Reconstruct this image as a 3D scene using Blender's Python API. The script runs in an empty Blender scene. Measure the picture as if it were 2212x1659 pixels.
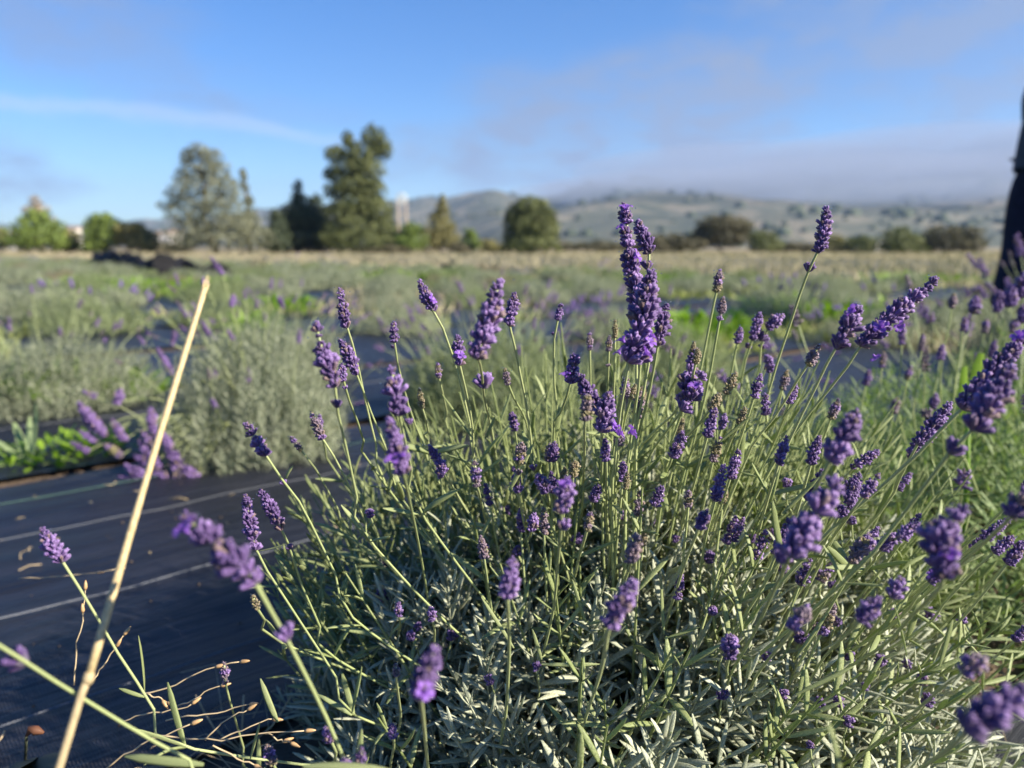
import bpy, math, random
import numpy as np
from mathutils import Vector, Matrix, noise

random.seed(7)
rng = np.random.default_rng(7)
S = bpy.context.scene
C = S.collection
R = math.radians

# ------------------------------------------------------------------ camera, sky, sun, exposure
CAM_H = 0.52
PITCH = R(10.04)
FPX = 1671.0                      # focal length in units of a 2212 px wide picture
cd = bpy.data.cameras.new('camera')
cam = bpy.data.objects.new('camera', cd)
C.objects.link(cam)
cam.location = (0, 0, CAM_H)
cam.rotation_euler = (math.pi / 2 - PITCH, 0, 0)
cd.sensor_width = 36
cd.lens = 36 * FPX / 2212
cd.clip_start = 0.01
cd.clip_end = 9000
cd.dof.use_dof = True
cd.dof.focus_distance = 0.54
cd.dof.aperture_fstop = 5.2
S.camera = cam

SUN_EL, SUN_AZ = R(30), R(112)     # azimuth clockwise from the viewing direction (+Y)
to_sun = Vector((math.sin(SUN_AZ) * math.cos(SUN_EL), math.cos(SUN_AZ) * math.cos(SUN_EL), math.sin(SUN_EL)))
sl = bpy.data.lights.new('sun', 'SUN')
sun = bpy.data.objects.new('sun', sl)
C.objects.link(sun)
sun.location = (4, -2, 6)
sun.rotation_euler = to_sun.to_track_quat('Z', 'Y').to_euler()
sl.energy = 5.0
sl.angle = R(0.53)
sl.color = (1.0, 0.91, 0.76)

S.view_settings.view_transform = 'Standard'
S.view_settings.look = 'None'
S.view_settings.exposure = 1.22
S.view_settings.gamma = 1.0
S.view_settings.use_curve_mapping = False
S.cycles.use_denoising = True
S.cycles.max_bounces = 8
S.cycles.diffuse_bounces = 3
S.cycles.glossy_bounces = 2
S.cycles.transmission_bounces = 4
S.cycles.transparent_max_bounces = 6
S.cycles.volume_bounces = 6
S.cycles.sample_clamp_indirect = 4.0


def ray(u, v):
    """direction (unit depth) through a point of the 2212x1659 picture"""
    x = (u - 1106) / FPX
    y = -(v - 829.5) / FPX
    cp, sp = math.cos(PITCH), math.sin(PITCH)
    return np.array([x, cp + y * sp, -sp + y * cp])


def at(u, v, d):
    return np.array([0, 0, CAM_H]) + ray(u, v) * d


def on_ground(u, v, z=0.0):
    r = ray(u, v)
    return np.array([0, 0, CAM_H]) + r * ((z - CAM_H) / r[2])


class G:
    """tiny node-graph helper"""
    def __init__(s, tree):
        s.t = tree
        tree.nodes.clear()

    def n(s, typ, **kw):
        nd = s.t.nodes.new(typ)
        for k, v in kw.items():
            if k.startswith('i_'):
                key = k[2:]
                key = int(key) if key.isdigit() else key.replace('_', ' ')
                sock = nd.inputs[key]
                if isinstance(v, bpy.types.NodeSocket):
                    s.t.links.new(v, sock)
                else:
                    sock.default_value = v
            else:
                setattr(nd, k, v)
        return nd

    def l(s, a, b):
        s.t.links.new(a, b)

    def math(s, op, a, b=None, clamp=False):
        nd = s.n('ShaderNodeMath', operation=op)
        nd.use_clamp = clamp
        for i, x in enumerate((a, b)):
            if x is None:
                continue
            if isinstance(x, bpy.types.NodeSocket):
                s.l(x, nd.inputs[i])
            else:
                nd.inputs[i].default_value = x
        return nd.outputs[0]

    def mix(s, fac, a, b, blend='MIX'):
        nd = s.n('ShaderNodeMix', data_type='RGBA', blend_type=blend)
        for i, x in ((0, fac), (6, a), (7, b)):
            if isinstance(x, bpy.types.NodeSocket):
                s.l(x, nd.inputs[i])
            elif i == 0:
                nd.inputs[0].default_value = x
            else:
                nd.inputs[i].default_value = (*x, 1) if len(x) == 3 else x
        return nd.outputs[2]

    def ramp(s, fac, stops):
        nd = s.n('ShaderNodeValToRGB')
        s.l(fac, nd.inputs[0])
        el = nd.color_ramp.elements
        while len(el) < len(stops):
            el.new(0.5)
        for e, (p, c) in zip(el, stops):
            e.position = p
            e.color = (*c, 1) if len(c) == 3 else c
        return nd.outputs[0]

    def mr(s, x, a, b, c=0.0, d=1.0, smooth=True):
        nd = s.n('ShaderNodeMapRange')
        nd.interpolation_type = 'SMOOTHSTEP' if smooth else 'LINEAR'
        s.l(x, nd.inputs[0])
        for i, q in enumerate((a, b, c, d)):
            nd.inputs[i + 1].default_value = q
        return nd.outputs[0]


# ---- sky
W = bpy.data.worlds.new('World')
S.world = W
W.use_nodes = True
g = G(W.node_tree)
sky = g.n('ShaderNodeTexSky', sky_type='NISHITA', sun_disc=False)
sky.sun_elevation = SUN_EL
sky.sun_rotation = SUN_AZ
sky.altitude = 300
sky.air_density = 1.0
sky.dust_density = 0.0
sky.ozone_density = 3.0
hs = g.n('ShaderNodeHueSaturation', i_Hue=0.512, i_Saturation=1.34, i_Value=1.0)
g.l(sky.outputs[0], hs.inputs['Color'])
bg_sky = g.n('ShaderNodeBackground', i_Strength=0.075)
tc = g.n('ShaderNodeTexCoord')
gen = tc.outputs['Generated']
sxyz = g.n('ShaderNodeSeparateXYZ')
g.l(gen, sxyz.inputs[0])
airy = g.ramp(g.math('ABSOLUTE', sxyz.outputs[2]), [(0.0, (0.50, 0.60, 0.80)), (0.10, (0.74, 0.83, 0.95)), (0.28, (0.98, 0.98, 1.0)), (0.6, (1, 1, 1))])
g.l(g.mix(1.0, hs.outputs[0], airy, 'MULTIPLY'), bg_sky.inputs[0])


def sky_noise(scale, detail, sx, sz, off, rough=0.55):
    mp = g.n('ShaderNodeMapping')
    g.l(gen, mp.inputs[0])
    mp.inputs['Scale'].default_value = (sx, sx, sz)
    mp.inputs['Location'].default_value = off
    nz = g.n('ShaderNodeTexNoise', i_Scale=scale, i_Detail=detail, i_Roughness=rough, i_Distortion=0.3)
    g.l(mp.outputs[0], nz.inputs['Vector'])
    return nz.outputs[0]


soft = sky_noise(2.6, 5, 1.0, 2.6, (0.3, 1.7, 0.2))
fine = sky_noise(7.0, 6, 1.0, 2.4, (2.3, 0.7, 4.2))
wob = g.math('ADD', g.math('MULTIPLY', g.math('SUBTRACT', soft, 0.5), 1.5), g.math('MULTIPLY', g.math('SUBTRACT', fine, 0.5), 0.7))
cover = None
# soft drifting patches: centre in the picture, half width, half height, density
for (u, v, a, b, k) in ((1300, 235, 420, 150, .9), (1060, 330, 300, 120, .8), (2060, 90, 430, 190, .8), (1780, 380, 640, 95, .98),
                        (1500, 400, 420, 70, .6), (2150, 330, 330, 120, .85), (40, 392, 110, 36, .8), (160, 40, 420, 130, .55),
                        (640, 250, 260, 45, .25), (2300, 420, 400, 70, .6), (-300, 300, 240, 60, .6), (2900, 200, 500, 160, .6),
                        (-700, 120, 500, 130, .5)):
    d = ray(u, v)
    d = d / np.linalg.norm(d)
    sub = g.n('ShaderNodeVectorMath', operation='SUBTRACT')
    g.l(gen, sub.inputs[0])
    sub.inputs[1].default_value = d
    az = math.atan2(d[0], d[1])
    rot = g.n('ShaderNodeVectorRotate', rotation_type='Z_AXIS', i_Angle=az)
    g.l(sub.outputs[0], rot.inputs['Vector'])
    mul = g.n('ShaderNodeVectorMath', operation='MULTIPLY')
    g.l(rot.outputs[0], mul.inputs[0])
    mul.inputs[1].default_value = (FPX / a, 2.0, FPX / b)
    ln = g.n('ShaderNodeVectorMath', operation='LENGTH')
    g.l(mul.outputs[0], ln.inputs[0])
    x = g.math('ADD', ln.outputs['Value'], g.math('MULTIPLY', wob, -1.9))
    f = g.mr(x, 1.25, 0.15, 0.0, k)
    inv = g.math('SUBTRACT', 1.0, f)
    cover = inv if cover is None else g.math('MULTIPLY', cover, inv)
cover = g.math('SUBTRACT', 1.0, cover)
cover = g.math('MULTIPLY', cover, g.mr(sky_noise(11.0, 6, 1.0, 2.2, (5.3, 1.1, 0.4), .6), 0.36, 0.60, 0.42, 1.0))
gen_clouds = g.mr(soft, 0.52, 0.72, 0.0, 0.3)
cover = g.math('MAXIMUM', cover, gen_clouds)
cl = g.n('ShaderNodeBackground', i_Color=(0.128, 0.163, 0.252, 1), i_Strength=1.0)
ms = g.n('ShaderNodeMixShader')
g.l(cover, ms.inputs[0]); g.l(bg_sky.outputs[0], ms.inputs[1]); g.l(cl.outputs[0], ms.inputs[2])
# one thin high streak of ice cloud
p1, p2 = ray(-100, 190), ray(760, 305)
nrm = np.cross(p1, p2); nrm /= np.linalg.norm(nrm)
dt = g.n('ShaderNodeVectorMath', operation='DOT_PRODUCT')
g.l(gen, dt.inputs[0]); dt.inputs[1].default_value = nrm
bend = g.math('ADD', dt.outputs['Value'], g.math('MULTIPLY', g.math('SUBTRACT', fine, 0.5), 0.045))
band = g.mr(g.math('ABSOLUTE', bend), 0.0120, 0.001, 0, 1)
mid = ray(330, 240); mid /= np.linalg.norm(mid)
ds = g.n('ShaderNodeVectorMath', operation='DISTANCE')
g.l(gen, ds.inputs[0]); ds.inputs[1].default_value = mid
band = g.math('MULTIPLY', band, g.mr(ds.outputs['Value'], 0.34, 0.12, 0, 0.42))
ci = g.n('ShaderNodeBackground', i_Color=(0.27, 0.335, 0.44, 1), i_Strength=1.0)
ms2 = g.n('ShaderNodeMixShader')
g.l(band, ms2.inputs[0]); g.l(ms.outputs[0], ms2.inputs[1]); g.l(ci.outputs[0], ms2.inputs[2])
wo = g.n('ShaderNodeOutputWorld')
g.l(ms2.outputs[0], wo.inputs[0])


# ------------------------------------------------------------------ object and mesh helpers
def tag(o, label=None, cat=None, group=None, kind=None):
    for k, v in (('label', label), ('category', cat), ('group', group), ('kind', kind)):
        if v:
            o[k] = v
    return o


def empty(name, loc=(0, 0, 0), rz=0.0, **kw):
    o = bpy.data.objects.new(name, None)
    o.empty_display_size = 0.05
    C.objects.link(o)
    o.location = loc
    o.rotation_euler = (0, 0, rz)
    return tag(o, **kw)


def link(name, me, parent=None, mat4=None):
    o = bpy.data.objects.new(name, me)
    C.objects.link(o)
    if parent is not None:
        o.parent = parent
    if mat4 is not None:
        o.matrix_local = mat4
    return o


def mesh(name, V, polys, mats, h=None, smooth=True, mi=None):
    """V (n,3); polys: list of int arrays (m,3) or (m,4)"""
    V = np.asarray(V, dtype=np.float32)
    polys = [np.asarray(p, dtype=np.int32) for p in polys if len(p)]
    me = bpy.data.meshes.new(name)
    me.vertices.add(len(V))
    me.vertices.foreach_set('co', V.ravel())
    loops = np.concatenate([p.ravel() for p in polys])
    sizes = np.concatenate([np.full(len(p), p.shape[1], dtype=np.int32) for p in polys])
    starts = np.concatenate([[0], np.cumsum(sizes)[:-1]]).astype(np.int32)
    me.loops.add(len(loops))
    me.loops.foreach_set('vertex_index', loops)
    me.polygons.add(len(sizes))
    me.polygons.foreach_set('loop_start', starts)
    me.polygons.foreach_set('loop_total', sizes)
    me.polygons.foreach_set('use_smooth', np.full(len(sizes), smooth, dtype=bool))
    for m in (mats if isinstance(mats, (list, tuple)) else [mats]):
        me.materials.append(m)
    if mi is not None:
        me.polygons.foreach_set('material_index', np.asarray(mi, dtype=np.int32))
    if h is not None:
        a = me.attributes.new('h', 'FLOAT', 'POINT')
        a.data.foreach_set('value', np.asarray(h, dtype=np.float32))
    me.update(calc_edges=True)
    me.validate()
    return me


class Buf:
    def __init__(s):
        s.V, s.Q, s.T, s.H, s.n = [], [], [], [], 0
        s.mq, s.mt = [], []

    def add(s, V, Q=None, T=None, h=None, mi=0):
        V = np.asarray(V, dtype=float)
        s.V.append(V)
        if Q is not None and len(Q):
            s.Q.append(np.asarray(Q) + s.n); s.mq.append(np.full(len(Q), mi))
        if T is not None and len(T):
            s.T.append(np.asarray(T) + s.n); s.mt.append(np.full(len(T), mi))
        s.H.append(np.zeros(len(V)) if h is None else np.broadcast_to(np.asarray(h, dtype=float), (len(V),)))
        s.n += len(V)

    def inst(s, tpl, M, loc, mi=0, h=None):
        """many copies of a template: M (N,3,3), loc (N,3)"""
        V, Q, H = tpl
        N = len(loc)
        if N == 0:
            return
        VV = np.einsum('nij,kj->nki', M, V) + loc[:, None, :]
        k = len(V)
        QQ = (Q[None] + (np.arange(N) * k)[:, None, None]).reshape(-1, Q.shape[1])
        HH = np.tile(H, N) if h is None else np.repeat(h, k)
        if Q.shape[1] == 4:
            s.add(VV.reshape(-1, 3), Q=QQ, h=HH, mi=mi)
        else:
            s.add(VV.reshape(-1, 3), T=QQ, h=HH, mi=mi)

    def mesh(s, name, mats, smooth=True):
        polys, mi = [], []
        if s.Q:
            polys.append(np.concatenate(s.Q)); mi += s.mq
        if s.T:
            polys.append(np.concatenate(s.T)); mi += s.mt
        return mesh(name, np.concatenate(s.V), polys, mats, np.concatenate(s.H), smooth, np.concatenate(mi))


def norm(a):
    a = np.asarray(a, dtype=float)
    return a / np.maximum(np.linalg.norm(a, axis=-1, keepdims=True), 1e-9)


def frames(Z, roll=None):
    """(N,3,3) matrices whose third column is Z and first column a random side direction"""
    Z = norm(np.atleast_2d(Z))
    N = len(Z)
    ref = np.where(np.abs(Z[:, 2:3]) > 0.9, np.array([[1., 0, 0]]), np.array([[0, 0, 1.]]))
    X = norm(np.cross(ref, Z))
    Y = np.cross(Z, X)
    a = rng.uniform(0, 2 * np.pi, N) if roll is None else np.broadcast_to(roll, (N,))
    c, s_ = np.cos(a)[:, None], np.sin(a)[:, None]
    X2 = X * c + Y * s_
    return np.stack([X2, np.cross(Z, X2), Z], axis=2)


def smooth_path(P, n):
    """Catmull-Rom through the points P, n samples in all"""
    P = np.asarray(P, dtype=float)
    if len(P) == 2:
        t = np.linspace(0, 1, n)[:, None]
        return P[0] * (1 - t) + P[1] * t
    E = np.vstack([2 * P[0] - P[1], P, 2 * P[-1] - P[-2]])
    L = np.concatenate([[0], np.cumsum(np.linalg.norm(np.diff(P, axis=0), axis=1))])
    out = []
    for q in np.linspace(0, L[-1], n):
        i = min(max(np.searchsorted(L, q) - 1, 0), len(P) - 2)
        t = (q - L[i]) / max(L[i + 1] - L[i], 1e-9)
        a, b, c, d = E[i], E[i + 1], E[i + 2], E[i + 3]
        out.append(0.5 * (2 * b + (c - a) * t + (2 * a - 5 * b + 4 * c - d) * t ** 2 + (3 * b - a - 3 * c + d) * t ** 3))
    return np.array(out)


def tube(P, r, sides=6, ridge=0.0, cap=True):
    P = np.asarray(P, dtype=float)
    n = len(P)
    r = np.broadcast_to(r, (n,))
    T = norm(np.gradient(P, axis=0))
    ref = np.array([0.3, 0.9, 0.1]) if abs(T[0][1]) < 0.9 else np.array([1., 0, 0])
    X = norm(np.cross(ref, T)); Y = np.cross(T, X)
    a = np.linspace(0, 2 * np.pi, sides, endpoint=False)
    rr = 1 - ridge * (np.arange(sides) % 2)
    V = P[:, None, :] + r[:, None, None] * rr[None, :, None] * (X[:, None, :] * np.cos(a)[None, :, None] + Y[:, None, :] * np.sin(a)[None, :, None])
    V = V.reshape(-1, 3)
    i = np.arange(n - 1)[:, None] * sides
    j = np.arange(sides)[None]
    k = (j + 1) % sides
    Q = np.stack([i + j, i + k, i + sides + k, i + sides + j], axis=2).reshape(-1, 4)
    h = np.repeat(np.linspace(0, 1, n), sides)
    Tt = None
    if cap:
        V = np.vstack([V, P[0], P[-1]])
        h = np.concatenate([h, [0, 1]])
        c0, c1 = n * sides, n * sides + 1
        jj = np.arange(sides); kk = (jj + 1) % sides
        Tt = np.vstack([np.stack([kk, jj, np.full(sides, c0)], 1), np.stack([(n - 1) * sides + jj, (n - 1) * sides + kk, np.full(sides, c1)], 1)])
    return V, Q, Tt, h


def box(b, x0, x1, y0, y1, z0, z1, mi=0):
    V = [(x, y, z) for z in (z0, z1) for y in (y0, y1) for x in (x0, x1)]
    Q = [(0, 2, 3, 1), (4, 5, 7, 6), (0, 1, 5, 4), (2, 6, 7, 3), (0, 4, 6, 2), (1, 3, 7, 5)]
    b.add(V, Q=Q, mi=mi)


# ------------------------------------------------------------------ materials
def new_mat(name):
    m = bpy.data.materials.new(name)
    m.use_nodes = True
    return m, G(m.node_tree)


def out(gr, sh, vol=None):
    o = gr.n('ShaderNodeOutputMaterial')
    if sh is not None:
        gr.l(sh, o.inputs[0])
    if vol is not None:
        gr.l(vol, o.inputs[1])


def leaf_mat(name, c1, c2, trans=0.25, rough=0.6, speck=0.35, tip=None, tcol=None, scale=900.0, bump=0.3, island=True):
    m, q = new_mat(name)
    geo = q.n('ShaderNodeNewGeometry')
    oi = q.n('ShaderNodeObjectInfo')
    f = geo.outputs['Random Per Island'] if island else oi.outputs['Random']
    f2 = q.math('FRACT', q.math('ADD', f, oi.outputs['Random']))
    col = q.mix(f2, c1, c2)
    tcd = q.n('ShaderNodeTexCoord')
    nz = q.n('ShaderNodeTexNoise', i_Scale=scale, i_Detail=2.0)
    q.l(tcd.outputs['Object'], nz.inputs['Vector'])
    k = q.mr(nz.outputs[0], 0.3, 0.7, 1 - speck, 1 + speck)
    col = q.mix(1.0, col, k, 'MULTIPLY')
    if tip is not None:
        at_ = q.n('ShaderNodeAttribute', attribute_name='h')
        col = q.mix(q.mr(at_.outputs['Fac'], 0.5, 1.0), col, tip)
    bs = q.n('ShaderNodeBsdfPrincipled', i_Roughness=rough)
    q.l(col, bs.inputs['Base Color'])
    bs.inputs['Specular IOR Level'].default_value = 0.35
    if bump:
        bp = q.n('ShaderNodeBump', i_Strength=bump, i_Distance=0.0006)
        q.l(nz.outputs[0], bp.inputs['Height']); q.l(bp.outputs[0], bs.inputs['Normal'])
    sh = bs.outputs[0]
    if trans > 0:
        tr = q.n('ShaderNodeBsdfTranslucent')
        tc_ = q.mix(0.6, col, tcol if tcol else (c1[0] * 1.3, c1[1] * 1.6, c1[2] * 0.4))
        q.l(tc_, tr.inputs[0])
        mx = q.n('ShaderNodeMixShader', i_0=trans)
        q.l(sh, mx.inputs[1]); q.l(tr.outputs[0], mx.inputs[2])
        sh = mx.outputs[0]
    out(q, sh)
    return m


def plain_mat(name, col, rough=0.7, var=0.15, scale=30.0, spec=0.4, bump=0.0, stretch=(1, 1, 1), metal=0.0):
    m, q = new_mat(name)
    tcd = q.n('ShaderNodeTexCoord')
    mp = q.n('ShaderNodeMapping')
    q.l(tcd.outputs['Object'], mp.inputs[0])
    mp.inputs['Scale'].default_value = stretch
    nz = q.n('ShaderNodeTexNoise', i_Scale=scale, i_Detail=5.0)
    q.l(mp.outputs[0], nz.inputs['Vector'])
    col_ = q.mix(1.0, col, q.mr(nz.outputs[0], 0.25, 0.75, 1 - var, 1 + var), 'MULTIPLY')
    bs = q.n('ShaderNodeBsdfPrincipled', i_Roughness=rough, i_Metallic=metal)
    bs.inputs['Specular IOR Level'].default_value = spec
    q.l(col_, bs.inputs['Base Color'])
    if bump:
        bp = q.n('ShaderNodeBump', i_Strength=bump, i_Distance=0.02)
        q.l(nz.outputs[0], bp.inputs['Height']); q.l(bp.outputs[0], bs.inputs['Normal'])
    out(q, bs.outputs[0])
    return m


def calyx_mat(name, base, body, tip, rnd):
    """one little flower cup: colour runs from its foot to its mouth, and differs a bit from cup to cup"""
    m, q = new_mat(name)
    geo = q.n('ShaderNodeNewGeometry')
    oi = q.n('ShaderNodeObjectInfo')
    a = q.n('ShaderNodeAttribute', attribute_name='h')
    f = q.math('FRACT', q.math('ADD', geo.outputs['Random Per Island'], q.math('MULTIPLY', oi.outputs['Random'], 3.7)))
    col = q.mix(q.mr(a.outputs['Fac'], 0.0, 0.35), base, body)
    col = q.mix(q.mr(a.outputs['Fac'], 0.7, 1.0), col, tip)
    col = q.mix(q.math('MULTIPLY', f, 0.55), col, rnd)
    col = q.mix(q.mr(f, 0.86, 0.93, 0, .75), col, (0.24, 0.17, 0.12))
    tcd = q.n('ShaderNodeTexCoord')
    nz = q.n('ShaderNodeTexNoise', i_Scale=2200.0, i_Detail=2.0)
    q.l(tcd.outputs['Object'], nz.inputs['Vector'])
    col = q.mix(1.0, col, q.mr(nz.outputs[0], 0.3, 0.7, 0.65, 1.4), 'MULTIPLY')
    bs = q.n('ShaderNodeBsdfPrincipled', i_Roughness=0.55)
    q.l(col, bs.inputs['Base Color'])
    bs.inputs['Specular IOR Level'].default_value = 0.4
    bs.inputs['Sheen Weight'].default_value = 0.35
    bs.inputs['Sheen Roughness'].default_value = 0.4
    bs.inputs['Sheen Tint'].default_value = (0.75, 0.65, 0.95, 1)
    bp = q.n('ShaderNodeBump', i_Strength=0.5, i_Distance=0.0004)
    q.l(nz.outputs[0], bp.inputs['Height']); q.l(bp.outputs[0], bs.inputs['Normal'])
    tr = q.n('ShaderNodeBsdfTranslucent')
    q.l(col, tr.inputs[0])
    mx = q.n('ShaderNodeMixShader', i_0=0.18)
    q.l(bs.outputs[0], mx.inputs[1]); q.l(tr.outputs[0], mx.inputs[2])
    out(q, mx.outputs[0])
    return m


M_LEAF = leaf_mat('silver_lavender_leaf', (0.49, 0.505, 0.38), (0.31, 0.335, 0.235), trans=0.2, rough=0.55, speck=0.3)
M_LEAFG = leaf_mat('green_lavender_leaf', (0.34, 0.38, 0.18), (0.23, 0.275, 0.11), trans=0.3, rough=0.5, speck=0.25)
M_LEAFY = leaf_mat('sunny_lavender_leaf', (0.25, 0.32, 0.13), (0.15, 0.21, 0.085), trans=0.32, rough=0.55, speck=0.25)
M_BUSH = leaf_mat('bush_foliage', (0.31, 0.33, 0.235), (0.17, 0.195, 0.125), trans=0.2, rough=0.65, speck=0.2, bump=0, scale=60)
M_BUSHG = leaf_mat('bush_foliage_green', (0.25, 0.29, 0.15), (0.14, 0.175, 0.08), trans=0.22, rough=0.65, speck=0.2, bump=0, scale=60)
M_BUSHD = leaf_mat('bush_foliage_dry', (0.27, 0.23, 0.15), (0.15, 0.13, 0.085), trans=0.1, rough=0.75, speck=0.2, bump=0, scale=60)
M_STEM = leaf_mat('flower_stem', (0.38, 0.42, 0.20), (0.30, 0.35, 0.15), trans=0.0, rough=0.5, speck=0.15, scale=1500, bump=0.15, island=False)
M_WOOD = plain_mat('woody_stem', (0.16, 0.12, 0.08), 0.85, 0.3, 200)
M_VIO = calyx_mat('violet_calyx', (0.22, 0.19, 0.19), (0.175, 0.095, 0.27), (0.35, 0.23, 0.51), (0.10, 0.055, 0.18))
M_DARK = calyx_mat('dark_violet_calyx', (0.15, 0.14, 0.15), (0.075, 0.040, 0.135), (0.165, 0.098, 0.27), (0.14, 0.08, 0.22))
M_FADE = calyx_mat('faded_calyx', (0.22, 0.21, 0.15), (0.15, 0.115, 0.17), (0.27, 0.20, 0.27), (0.20, 0.15, 0.11))
M_BUD = calyx_mat('green_bud_calyx', (0.26, 0.27, 0.10), (0.22, 0.21, 0.08), (0.26, 0.21, 0.13), (0.30, 0.26, 0.13))
CALYX = {'v': M_VIO, 'd': M_DARK, 'f': M_FADE, 'g': M_BUD}
M_PETAL = leaf_mat('open_petal', (0.27, 0.125, 0.50), (0.20, 0.085, 0.42), trans=0.3, rough=0.5, speck=0.15, tcol=(0.35, 0.12, 0.7), bump=0)
M_SPIKE = leaf_mat('distant_spike', (0.15, 0.085, 0.30), (0.20, 0.13, 0.34), trans=0.15, rough=0.6, speck=0.3, tcol=(0.2, 0.1, 0.4), bump=0, scale=300)
M_DEW = bpy.data.materials.new('dew'); M_DEW.use_nodes = True
_b = M_DEW.node_tree.nodes['Principled BSDF']
_b.inputs['Roughness'].default_value = 0.06
_b.inputs['Transmission Weight'].default_value = 1.0
_b.inputs['IOR'].default_value = 1.33
M_STRAW = plain_mat('dry_straw', (0.50, 0.385, 0.20), 0.5, 0.32, 14, spec=0.5, stretch=(90, 90, 3))
M_TWIG = plain_mat('tan_twig', (0.48, 0.37, 0.22), 0.6, 0.25, 60)
M_POD = plain_mat('seed_pod', (0.46, 0.29, 0.14), 0.45, 0.25, 200)
M_WEED = leaf_mat('bright_weed', (0.24, 0.37, 0.035), (0.15, 0.26, 0.03), trans=0.35, rough=0.5, speck=0.2, bump=0, scale=40)
M_WEEDP = leaf_mat('pale_weed', (0.27, 0.34, 0.17), (0.21, 0.27, 0.12), trans=0.25, rough=0.5, speck=0.15, bump=0, scale=60)
M_GRASSD = leaf_mat('dry_grass', (0.38, 0.32, 0.21), (0.25, 0.235, 0.135), trans=0.15, rough=0.7, speck=0.2, bump=0, scale=5)

# ---- ground materials
m, q = new_mat('meadow_ground'); M_GROUND = m
tcd = q.n('ShaderNodeTexCoord')
n1 = q.n('ShaderNodeTexNoise', i_Scale=0.06, i_Detail=6.0); q.l(tcd.outputs['Object'], n1.inputs['Vector'])
n2 = q.n('ShaderNodeTexNoise', i_Scale=9.0, i_Detail=6.0); q.l(tcd.outputs['Object'], n2.inputs['Vector'])
col = q.ramp(n1.outputs[0], [(0.3, (0.14, 0.15, 0.065)), (0.5, (0.27, 0.21, 0.12)), (0.7, (0.33, 0.25, 0.14))])
col = q.mix(1.0, col, q.mr(n2.outputs[0], 0.25, 0.75, 0.6, 1.25), 'MULTIPLY')
bs = q.n('ShaderNodeBsdfPrincipled', i_Roughness=0.95); q.l(col, bs.inputs['Base Color'])
out(q, bs.outputs[0])

m, q = new_mat('field_soil'); M_SOIL = m
tcd = q.n('ShaderNodeTexCoord')
n1 = q.n('ShaderNodeTexNoise', i_Scale=14.0, i_Detail=8.0, i_Roughness=0.65); q.l(tcd.outputs['Object'], n1.inputs['Vector'])
n2 = q.n('ShaderNodeTexVoronoi', i_Scale=60.0); q.l(tcd.outputs['Object'], n2.inputs['Vector'])
col = q.ramp(n1.outputs[0], [(0.25, (0.05, 0.036, 0.026)), (0.55, (0.125, 0.085, 0.055)), (0.8, (0.23, 0.165, 0.11))])
bs = q.n('ShaderNodeBsdfPrincipled', i_Roughness=0.95); q.l(col, bs.inputs['Base Color'])
hgt = q.math('ADD', q.math('MULTIPLY', n1.outputs[0], 1.0), q.math('MULTIPLY', n2.outputs[0], 0.25))
bp = q.n('ShaderNodeBump', i_Strength=0.8, i_Distance=0.03); q.l(hgt, bp.inputs['Height']); q.l(bp.outputs[0], bs.inputs['Normal'])
out(q, bs.outputs[0])

m, q = new_mat('black_weed_fabric'); M_FABRIC = m
tcd = q.n('ShaderNodeTexCoord')
def stretched(scale, st, detail=4.0, off=(0, 0, 0)):
    mp = q.n('ShaderNodeMapping'); q.l(tcd.outputs['Object'], mp.inputs[0])
    mp.inputs['Scale'].default_value = st; mp.inputs['Location'].default_value = off
    nz = q.n('ShaderNodeTexNoise', i_Scale=scale, i_Detail=detail); q.l(mp.outputs[0], nz.inputs['Vector'])
    return nz.outputs[0]
streak = stretched(1.0, (2.2, 38, 1), 5.0)
streak2 = stretched(1.0, (9, 160, 1), 3.0, (3, 5, 0))
dust = stretched(5.0, (1, 1, 1), 6.0)
wv = q.n('ShaderNodeTexWave', wave_type='BANDS', bands_direction='X', i_Scale=95.0, i_Distortion=1.2, i_Detail=1.0)
q.l(tcd.outputs['Object'], wv.inputs['Vector'])
wv2 = q.n('ShaderNodeTexWave', wave_type='BANDS', bands_direction='Y', i_Scale=140.0, i_Distortion=1.0, i_Detail=1.0)
q.l(tcd.outputs['Object'], wv2.inputs['Vector'])
weave = q.math('MULTIPLY', wv.outputs[0], wv2.outputs[0])
col = q.mix(q.mr(streak, 0.35, 0.7), (0.004, 0.005, 0.011), (0.017, 0.019, 0.030))  # sky sheen streaks painted into the base colour as lighter bluish bands
col = q.mix(q.mr(dust, 0.58, 0.8, 0, 0.25), col, (0.05, 0.047, 0.045))
col = q.mix(1.0, col, q.mr(weave, 0.0, 1.0, 0.55, 2.2), 'MULTIPLY')
bs = q.n('ShaderNodeBsdfPrincipled'); q.l(col, bs.inputs['Base Color'])
q.l(q.mr(streak2, 0.35, 0.65, 0.30, 0.56), bs.inputs['Roughness'])
bs.inputs['Specular IOR Level'].default_value = 0.5
hgt = q.math('ADD', q.math('MULTIPLY', weave, 0.5), q.math('MULTIPLY', streak, 0.9))
hgt = q.math('ADD', hgt, q.math('MULTIPLY', streak2, 0.8))
bp = q.n('ShaderNodeBump', i_Strength=0.6, i_Distance=0.004); q.l(hgt, bp.inputs['Height']); q.l(bp.outputs[0], bs.inputs['Normal'])
out(q, bs.outputs[0])
M_THREAD = plain_mat('pale_thread', (0.14, 0.15, 0.175), 0.6, 0.2, 300)
M_THREADG = plain_mat('green_thread', (0.05, 0.11, 0.085), 0.6, 0.2, 300)

# ------------------------------------------------------------------ the ground
ground = link('ground', mesh('ground', [(-6000, -3000, 0), (6000, -3000, 0), (6000, 6000, 0), (-6000, 6000, 0)], [[(0, 1, 2, 3)]], M_GROUND))
tag(ground, kind='structure')


def field_edge(x):
    return 16.5 - (1.15 if x > 0 else 0.75) * x


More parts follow.
